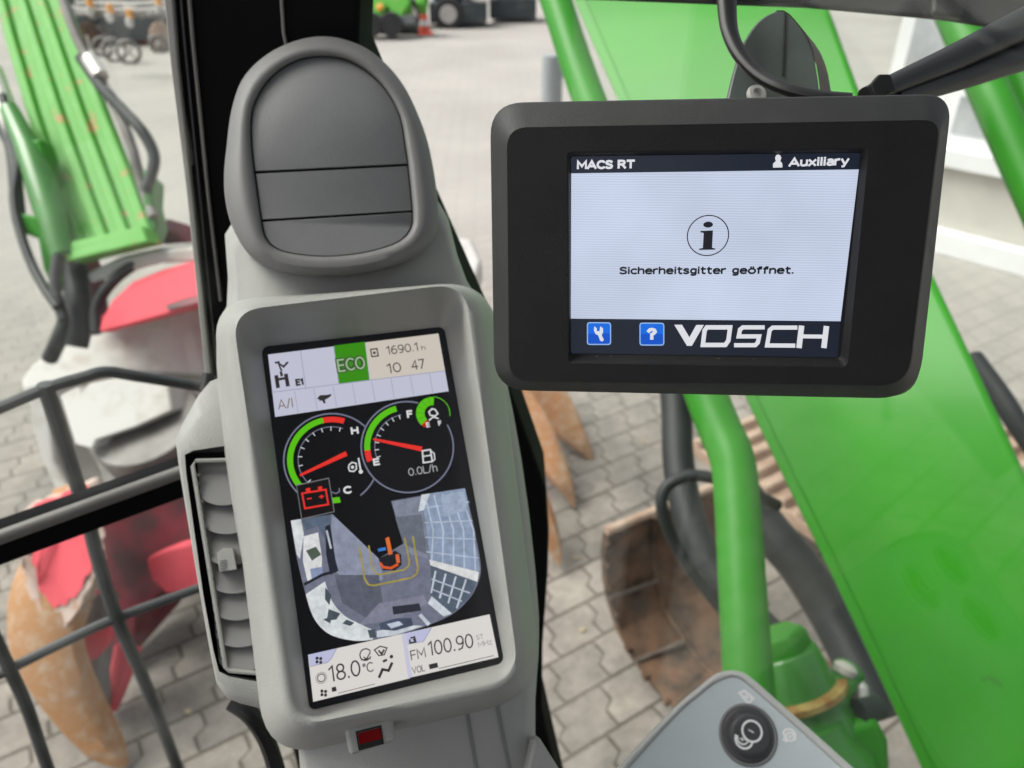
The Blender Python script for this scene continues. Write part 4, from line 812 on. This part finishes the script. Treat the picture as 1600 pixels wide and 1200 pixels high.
# ================================================================== grapple on the ground
root = thing('timber_grapple', 'red and white timber grapple with rusty orange tines resting on the paving', 'grapple', loc=tuple(G(180,900)))
def pz(name, pts, d, vec, m, bev=.012, par=None):
    b = MB(); b.prism([P(u, v, d) if not callable(d) else P(u, v, d(u, v)) for u, v in pts], vec, m); return b.build(name, root, par, bevel=bev, seg=4)
PLb = (P(300,540,3.2), Vector((0,-.5,.86)).normalized()); PLk = (P(180,640,2.85), Vector((.05,-.5,.86)).normalized()); PLr = (P(240,460,2.92), Vector((-.15,-.5,.85)).normalized())
def on(pl):
    return lambda u, v: (hit(u, v, *pl)-C0).dot(FW)
gd = on(PLb)
pz('frame_beam', [(30,594),(48,570),(74,549),(150,522),(312,477),(520,412),(690,368),(735,372),(752,405),(742,444),(700,452),(560,505),(330,585),(159,581),(80,600),(36,612)], gd, Vector((.0,.14,-.16)), M['white_steel'], .02)
pz('beam_skirt', [(162,584),(330,560),(420,560),(420,650),(316,606)], lambda u, v: 3.26+(u-30)*.0014, Vector((.03,.12,-.1)), M['white_steel'])
pz('turntable_block', [(92,618),(122,604),(128,614),(136,600),(186,589),(262,604),(268,642),(210,668),(150,688),(144,702),(116,694)], on(PLk), Vector((.04,.2,-.1)), M['white_steel'], .01)
b = MB(); q = P(228,662,2.9); b.lathe(q, Vector((.12,.25,-.95)), [(.2,0),(.21,.02),(.2,.13),(.24,.15),(.24,.24),(.2,.25)], M['grey_steel'], 36); b.build('slewing_ring', root)
pz('body', [(172,470),(205,440),(250,422),(312,404),(420,380),(420,520),(312,478),(150,523),(156,500)], on(PLr), Vector((.05,.3,-.1)), M['red'], .02)
pz('body_slot', [(258,478),(285,468),(316,460),(316,472),(262,485)], lambda u, v: on(PLr)(u, v)-.012, Vector((0,.05,-.01)), M['dark_red'], .004)
pz('bracket_plate', [(134,428),(180,405),(240,392),(330,384),(330,408),(250,412),(190,428),(140,444)], 3.02, Vector((0,.1,-.02)), M['white_steel'])
pz('red_link', [(84,372),(110,366),(140,440),(150,520),(128,500),(100,430)], 3.15, Vector((.02,.1,0)), M['dark_red'])
pz('red_link', [(240,352),(275,362),(300,380),(254,384)], 3.3, Vector((.02,.1,0)), M['dark_red'])
pz('valve_block', [(152,496),(180,480),(200,506),(158,520)], 3.12, Vector((.0,.08,-.04)), M['red'], .006)
for pts, r_ in (([(118,420,3.05),(122,470,3.0),(124,500,2.98),(116,540,2.98)],.05), ([(104,500,2.95),(92,530,2.95),(78,560,3.0)],.03), ([(150,520,2.95),(150,480,2.98),(176,440,3.0),(220,408,3.05),(270,394,3.1),(330,386,3.2)],.022), ([(90,400,2.9),(86,450,2.88),(100,500,2.86)],.02)):
    b = MB(); b.tube(smooth([P(*p) for p in pts], 5), r_, M['hose'], 12); b.build('hose', root)
pz('white_side_plate', [(44,622),(60,614),(74,640),(84,720),(112,770),(130,800),(100,800),(66,720),(50,670)], 3.0, Vector((.05,.16,-.04)), M['white_steel'])
def tine(pts, m, name='tine', th_=.09):
    c = smooth([P(u, v, d) for u, v, w_, d in pts], 5); wd = [w_*d/F for u, v, w_, d in pts]; ws = []
    for i in range(len(pts)-1): ws += [wd[i]+(wd[i+1]-wd[i])*k/5 for k in range(5)]
    ws.append(wd[-1]); rings = []
    for i, p in enumerate(c):
        t = (c[min(i+1, len(c)-1)]-c[max(i-1, 0)]).normalized(); a_ = t.cross(FW).normalized(); n_ = a_.cross(t); h = min(th_, ws[i])/2
        rings.append([p-a_*ws[i]/2-n_*h*.5, p-a_*ws[i]*.32-n_*h, p+a_*ws[i]*.32-n_*h, p+a_*ws[i]/2-n_*h*.5, p+a_*ws[i]/2+n_*h, p-a_*ws[i]/2+n_*h])
    b = MB(); b.loft(rings, m, True, True); return b.build(name, root, sharp=50)
tine([(112,770,50,2.6),(104,830,92,2.5),(90,890,112,2.42),(76,940,112,2.38),(70,1000,98,2.36),(92,1060,82,2.36),(128,1120,64,2.38),(162,1164,44,2.4),(184,1186,24,2.4),(198,1198,5,2.4)], M['tine_rust'])
def zig(pts, a): 
    out = []
    for i in range(len(pts)):
        (x1, y1), (x2, y2) = pts[i], pts[(i+1) % len(pts)]; L_ = math.hypot(x2-x1, y2-y1); n = max(1, int(L_/9))
        for k in range(n):
            t = k/n; e = random.uniform(-a, a) if k else 0; out.append((x1+(x2-x1)*t-(y2-y1)/L_*e, y1+(y2-y1)*t+(x2-x1)/L_*e))
    return out
td = lambda u, v: 2.33+max(0, 880-v)*.0011
pz('worn_cheek', zig([(34,800),(138,760),(150,890),(136,925),(112,968),(96,994),(82,996),(62,960),(44,925),(34,880)], 3), td, Vector((.01,.05,0)), M['worn_paint'], .002)
pz('red_cheek', zig([(52,790),(134,760),(143,886),(118,934),(86,952),(62,925),(50,880)], 4), lambda u, v: td(u, v)-.004, Vector((.002,.01,0)), M['red'], .001)
tine([(150,930,60,2.56),(146,1000,44,2.52),(148,1060,34,2.52),(158,1110,20,2.54)], M['grey_steel'], 'inner_tine', .06)
pz('inner_tine_face', zig([(114,1000),(172,978),(166,1010),(150,1030),(118,1036)], 2), 2.47, Vector((.01,.03,0)), M['red'], .002)
tine([(200,1010,36,2.62),(186,1060,28,2.6),(172,1110,16,2.58)], M['red'], 'inner_tine', .05)
pz('inner_cheek', [(140,810),(300,730),(330,900),(300,922),(255,926),(215,960),(205,1030),(160,1060),(120,960),(116,900)], 2.72, Vector((.1,.25,.03)), M['dark_red'])
pz('red_lower_cheek', [(226,872),(262,858),(330,840),(330,915),(260,930),(235,906)], 2.66, Vector((.05,.05,0)), M['red'])
teeth = [(146,896),(142,906),(150,908),(138,920),(144,924),(130,936),(136,942),(122,952),(128,958),(112,970),(110,985),(96,975),(120,930),(136,896)]
pz('saw_teeth', teeth, 2.36, Vector((.02,.03,0)), M['rust_lit'], .002)
for q in ([(790,560,96,4.0),(836,608,82,3.95),(872,648,60,3.9),(900,684,34,3.86),(917,706,17,3.85),(926,722,3,3.85)], [(800,630,70,3.6),(828,664,60,3.55),(854,706,48,3.52),(878,748,32,3.5),(891,776,15,3.5),(898,794,3,3.5)], [(810,740,60,3.2),(836,786,46,3.15),(854,820,34,3.15),(868,856,20,3.15),(874,884,6,3.15)]):
    tine(q, M['tine_rust'])

for u, v, lb in ((1004,690,'small yellowish leaf on the paving below the display, farthest of the fallen leaves'),(900,872,'small tan leaf on the paving beside the rusty tine tips'),(294,1112,'small tan leaf on the paving beside the bottom of the side vent'),(910,985,'small tan leaf on the paving left of the rusty bucket')):
    q = G(u, v, .003); r_ = .0095; a_ = random.random()*6
    b = MB(); b.prism([q+Vector((math.cos(a_+k*1.05)*r_*(1 if k % 3 else 1.7), math.sin(a_+k*1.05)*r_*(1 if k % 3 else 1.7), .004*(k % 2))) for k in range(6)], Vector((0,0,.002)), M['leaf'])
    tag(b.build('dry_leaf'), lb, 'leaf', 'dry leaves scattered on the paving')

# ================================================================== yard beyond
A0, A1 = G(1330,352), G(1760,468); wv_ = (A1-A0); wn_ = Vector((-wv_.y, wv_.x, 0)).normalized()
root = thing('site_building', 'pale building with white base and sill beyond the boom on the right', 'building', loc=tuple(A0))
def wb(name, z0, z1, dp, m, par=None, t0=0., t1=1.): b = MB(); b.box(A0+wv_*t0+Vector((0,0,z0))-wn_*dp, wv_*(t1-t0), wn_*(.3+dp), Vector((0,0,z1-z0)), m); return b.build(name, root, par, bevel=.01)
zz = lambda v: hit(1500, v, A0, wn_).z
wb('base_plinth', 0, zz(362), .12, M['white_wall']); wb('wall', zz(362), zz(262), .0, M['concrete']); wb('sill', zz(262), zz(232), .08, M['white_wall']); wl = wb('upper_wall', zz(232), zz(-260), -.04, M['white_wall'])
wb('window', zz(212), zz(150), -.03, M['window_grey'], wl, .28, .62); wb('window', zz(120), zz(20), -.03, M['window_grey'], wl, .05, .3)
b = MB(); q = G(857,352); b.lathe(q, Vector((0,0,1)), [(.14,0),(.14,.02),(.085,.03),(.085,1.36),(.08,1.4),(.0001,1.41)], M['post'], 20); tag(b.build('grey_post', sharp=50), 'plain grey post standing on the yard left of the green tube', 'post')

def at(u, v): return G(u, v)
def wheel(root, c, r, w, ax, name='wheel', par=None):
    b = MB(); b.lathe(c-ax*w/2, ax, [(r*.6,0),(r*.95,.0),(r,w*.2),(r,w*.8),(r*.95,w),(r*.6,w)], M['tyre'], 24); wo = b.build(name, root, par)
    b = MB(); b.lathe(c-ax*(w/2+.01), ax, [(r*.6,0),(r*.5,.02),(r*.2,.05),(.001,.05)], M['rim'], 20); b.build('rim', root, wo); return wo
# traffic cone
q = at(664,54); k = 16.8/F
root = thing('traffic_cone', 'red and white traffic cone in front of dark machines at the top', 'traffic cone', loc=tuple(q))
b = MB(); b.box(q+Vector((-.2,-.2,0)), Vector((.4,0,0)), Vector((0,.4,0)), Vector((0,0,.04)), M['cone_red']); b.build('foot', root, bevel=.02)
b = MB(); rr = lambda z: .15-.115*z/.72
zs = [.04,.2,.32,.48,.58,.74]
for i in range(5): b.lathe(q+Vector((0,0,zs[i])), Vector((0,0,1)), [(rr(zs[i]),0),(rr(zs[i+1]),zs[i+1]-zs[i])], M['cone_red'] if i % 2 == 0 else M['white_wall'], 20)
b.build('cone', root)
# green mower
q = at(604,48); root = thing('green_machine', 'small bright green yard machine beside the black pillar top', 'machine', loc=tuple(q))
D = 17.5
for nm, pts, m in (('hood', [(566,-30),(610,-34),(606,6),(600,24),(584,28),(570,18)], M['green_worn']), ('arm', [(604,-30),(636,-20),(642,4),(632,20),(624,34),(614,22),(600,4)], M['green_worn']), ('fender', [(646,-30),(668,-20),(664,8),(650,6)], M['green_worn']), ('chassis', [(566,22),(650,22),(652,40),(566,40)], M['dark_machine'])):
    b = MB(); b.prism([P(u, v, D) for u, v in pts], FW*.5, m); b.build(nm, root, bevel=.06)
b = MB(); b.lathe(P(594,12,D-.05), -FW, [(.08,0),(.08,.04),(.001,.06)], M['orange'], 14); b.build('lamp', root)
for u in (580,612): wheel(root, P(u, 38, D-.1), .26, .2, FW.cross(Vector((0,0,1))).cross(Vector((0,0,1))).normalized())
# dark trailers/machines row
def machine(u0, u1, vb, label, wh, hgt=1.3, m='dark_machine'):
    o = at((u0+u1)/2, vb); d = (o-C0).dot(FW); root = thing('dark_machine', label, 'machine', loc=tuple(o), group='dark machines parked at the far edge of the yard')
    w = (u1-u0)*d/F; X = Vector((1,0,0)); Y = Vector((0,1,0)); Z = Vector((0,0,1)); p = o-X*w/2
    b = MB(); b.box(p+Z*.1, X*w, Y*1.2, Z*.48, M[m]); b.build('chassis', root, bevel=.04)
    b = MB(); b.box(p+X*w*.08+Y*.15+Z*.58, X*w*.5, Y*.9, Z*(hgt-.58), M[m]); b.box(p+X*w*.62+Y*.2+Z*.58, X*w*.3, Y*.8, Z*(hgt*.75-.58), M['grey_steel']); b.build('superstructure', root, bevel=.06)
    for k in range(7):
        b = MB(); x = random.random()*w; z = .5+random.random()*(hgt-.5); b.tube([p+X*x+Z*z-Y*.03, p+X*(x+random.uniform(.15,.5))+Z*(z+random.uniform(-.12,.12))-Y*.03], random.uniform(.02,.05), M['grey_steel'] if k % 2 else M['white_steel'], 8); b.build('pipe', root)
    for t in wh: wheel(root, p+X*w*t+Z*.34-Y*.06, .36, .24, Y)
machine(566,655,46,'dark low machine with wheels below the green yard machine', (.12,.5,.85), .9)
machine(672,760,44,'dark machine with one large pale wheel right of the traffic cone', (.34,), 1.5)
machine(765,838,36,'dark low-slung machine farthest right, left of the green tube', (), 1.4)
machine(100,206,70,'dark teal machine with pale pipes right of the excavator dipper', (), 1.7)
machine(96,296,52,'long dark machine row standing behind the others at the top left', (), 1.9)
machine(200,292,72,'dark teal machine with a red canister left of the black pillar', (), 1.6)
b = MB(); q_ = at(229,66); b.lathe(q_, Vector((0,0,1)), [(.16,0),(.17,.03),(.17,.5),(.1,.58),(.04,.6),(.04,.66)], M['cone_red'], 18); tag(b.build('red_canister', sharp=45), 'red canister standing before the dark teal machine by the pillar', 'canister')
for i, (u0, u1, v, hh, lb) in enumerate(((120,150,76,.5,'rusty attachment block nearest the dipper in the far left yard'),(146,176,72,.42,'grey attachment block behind the loose wheels'),(236,262,80,.55,'sandy attachment block beside the pillar'))):
    o = at((u0+u1)/2, v); d = (o-C0).dot(FW); w = (u1-u0)*d/F; root = thing('attachment_block', lb, 'attachment', loc=tuple(o), group='machine attachments set down in the far left yard')
    m_ = (M['rust'], M['grey_steel'], M['rust_lit'])[i]; X = Vector((1,0,0)); Y = Vector((0,1,0)); Z = Vector((0,0,1)); p = o-X*w/2
    b = MB(); b.prism([p, p+X*w, p+X*w*.9+Z*hh*.6, p+X*w*.5+Z*hh, p+X*w*.1+Z*hh*.7], Y*.5, m_); b.build('body', root, bevel=.03)
    for k in range(3): b = MB(); b.box(p+X*w*(.1+.3*k)-Y*.06+Z*.02, X*w*.08, Y*.05, Z*hh*.5, M['steel']); b.build('tooth', root)
# pale rails with orange-white fittings hanging over the left machines
q = P(190,30,13.0); root = thing('fitting_rail', 'pale rail hung with orange and white fittings above the dark machines', 'rail', loc=tuple(q))
for v in (4, 14, 22):
    b = MB(); b.tube([P(118,v,13), P(212,v+2,12.9), P(290,v-3,12.8)], .03, M['grey_steel'] if v == 22 else M['white_steel'], 10); b.build('rail', root)
for u, v in ((138,12),(170,22),(201,30),(246,10)):
    b = MB(); b.lathe(P(u,v-16,12.8), Vector((0,0,-1)), [(.04,0),(.055,.05),(.05,.16)], M['orange'], 14); fo_ = b.build('fitting', root)
    b = MB(); b.lathe(P(u,v-2,12.8), Vector((0,0,-1)), [(.05,0),(.06,.04),(.055,.12),(.001,.16)], M['white_steel'], 14); b.build('fitting_tip', root, fo_)
# rings lying about on the ground: loose wheels
for i, (u, v, r, lb) in enumerate(((183,88,.2,'grey ring-shaped wheel left of its twin in front of the dark machines'),(205,91,.2,'grey ring-shaped wheel right of its twin in front of the dark machines'),(164,80,.17,'small brownish ring wheel nearest the excavator arm'),(250,74,.16,'pale ring wheel nearest the black pillar'))):
    q = at(u, v+8); root = thing('loose_wheel', lb, 'wheel', loc=tuple(q), group='loose wheels on the yard')
    nx = Vector((.25,-.9,.3)).normalized(); c_ = q+Vector((0,0,r)); a_ = nx.orthogonal().normalized(); b2 = nx.cross(a_)
    b = MB(); b.tube([c_+a_*math.cos(2*math.pi*k/24)*r+b2*math.sin(2*math.pi*k/24)*r for k in range(25)], .035, M['grey_steel'], 8); b.build('tyre', root)
    b = MB(); b.lathe(c_, nx, [(.05,-.03),(.05,.03),(.001,.04)], M['rim'], 10)
    for k in range(4): b.tube([c_, c_+(a_*math.cos(k*1.57)+b2*math.sin(k*1.57))*r], .012, M['grey_steel'], 6)
    b.build('hub', root)
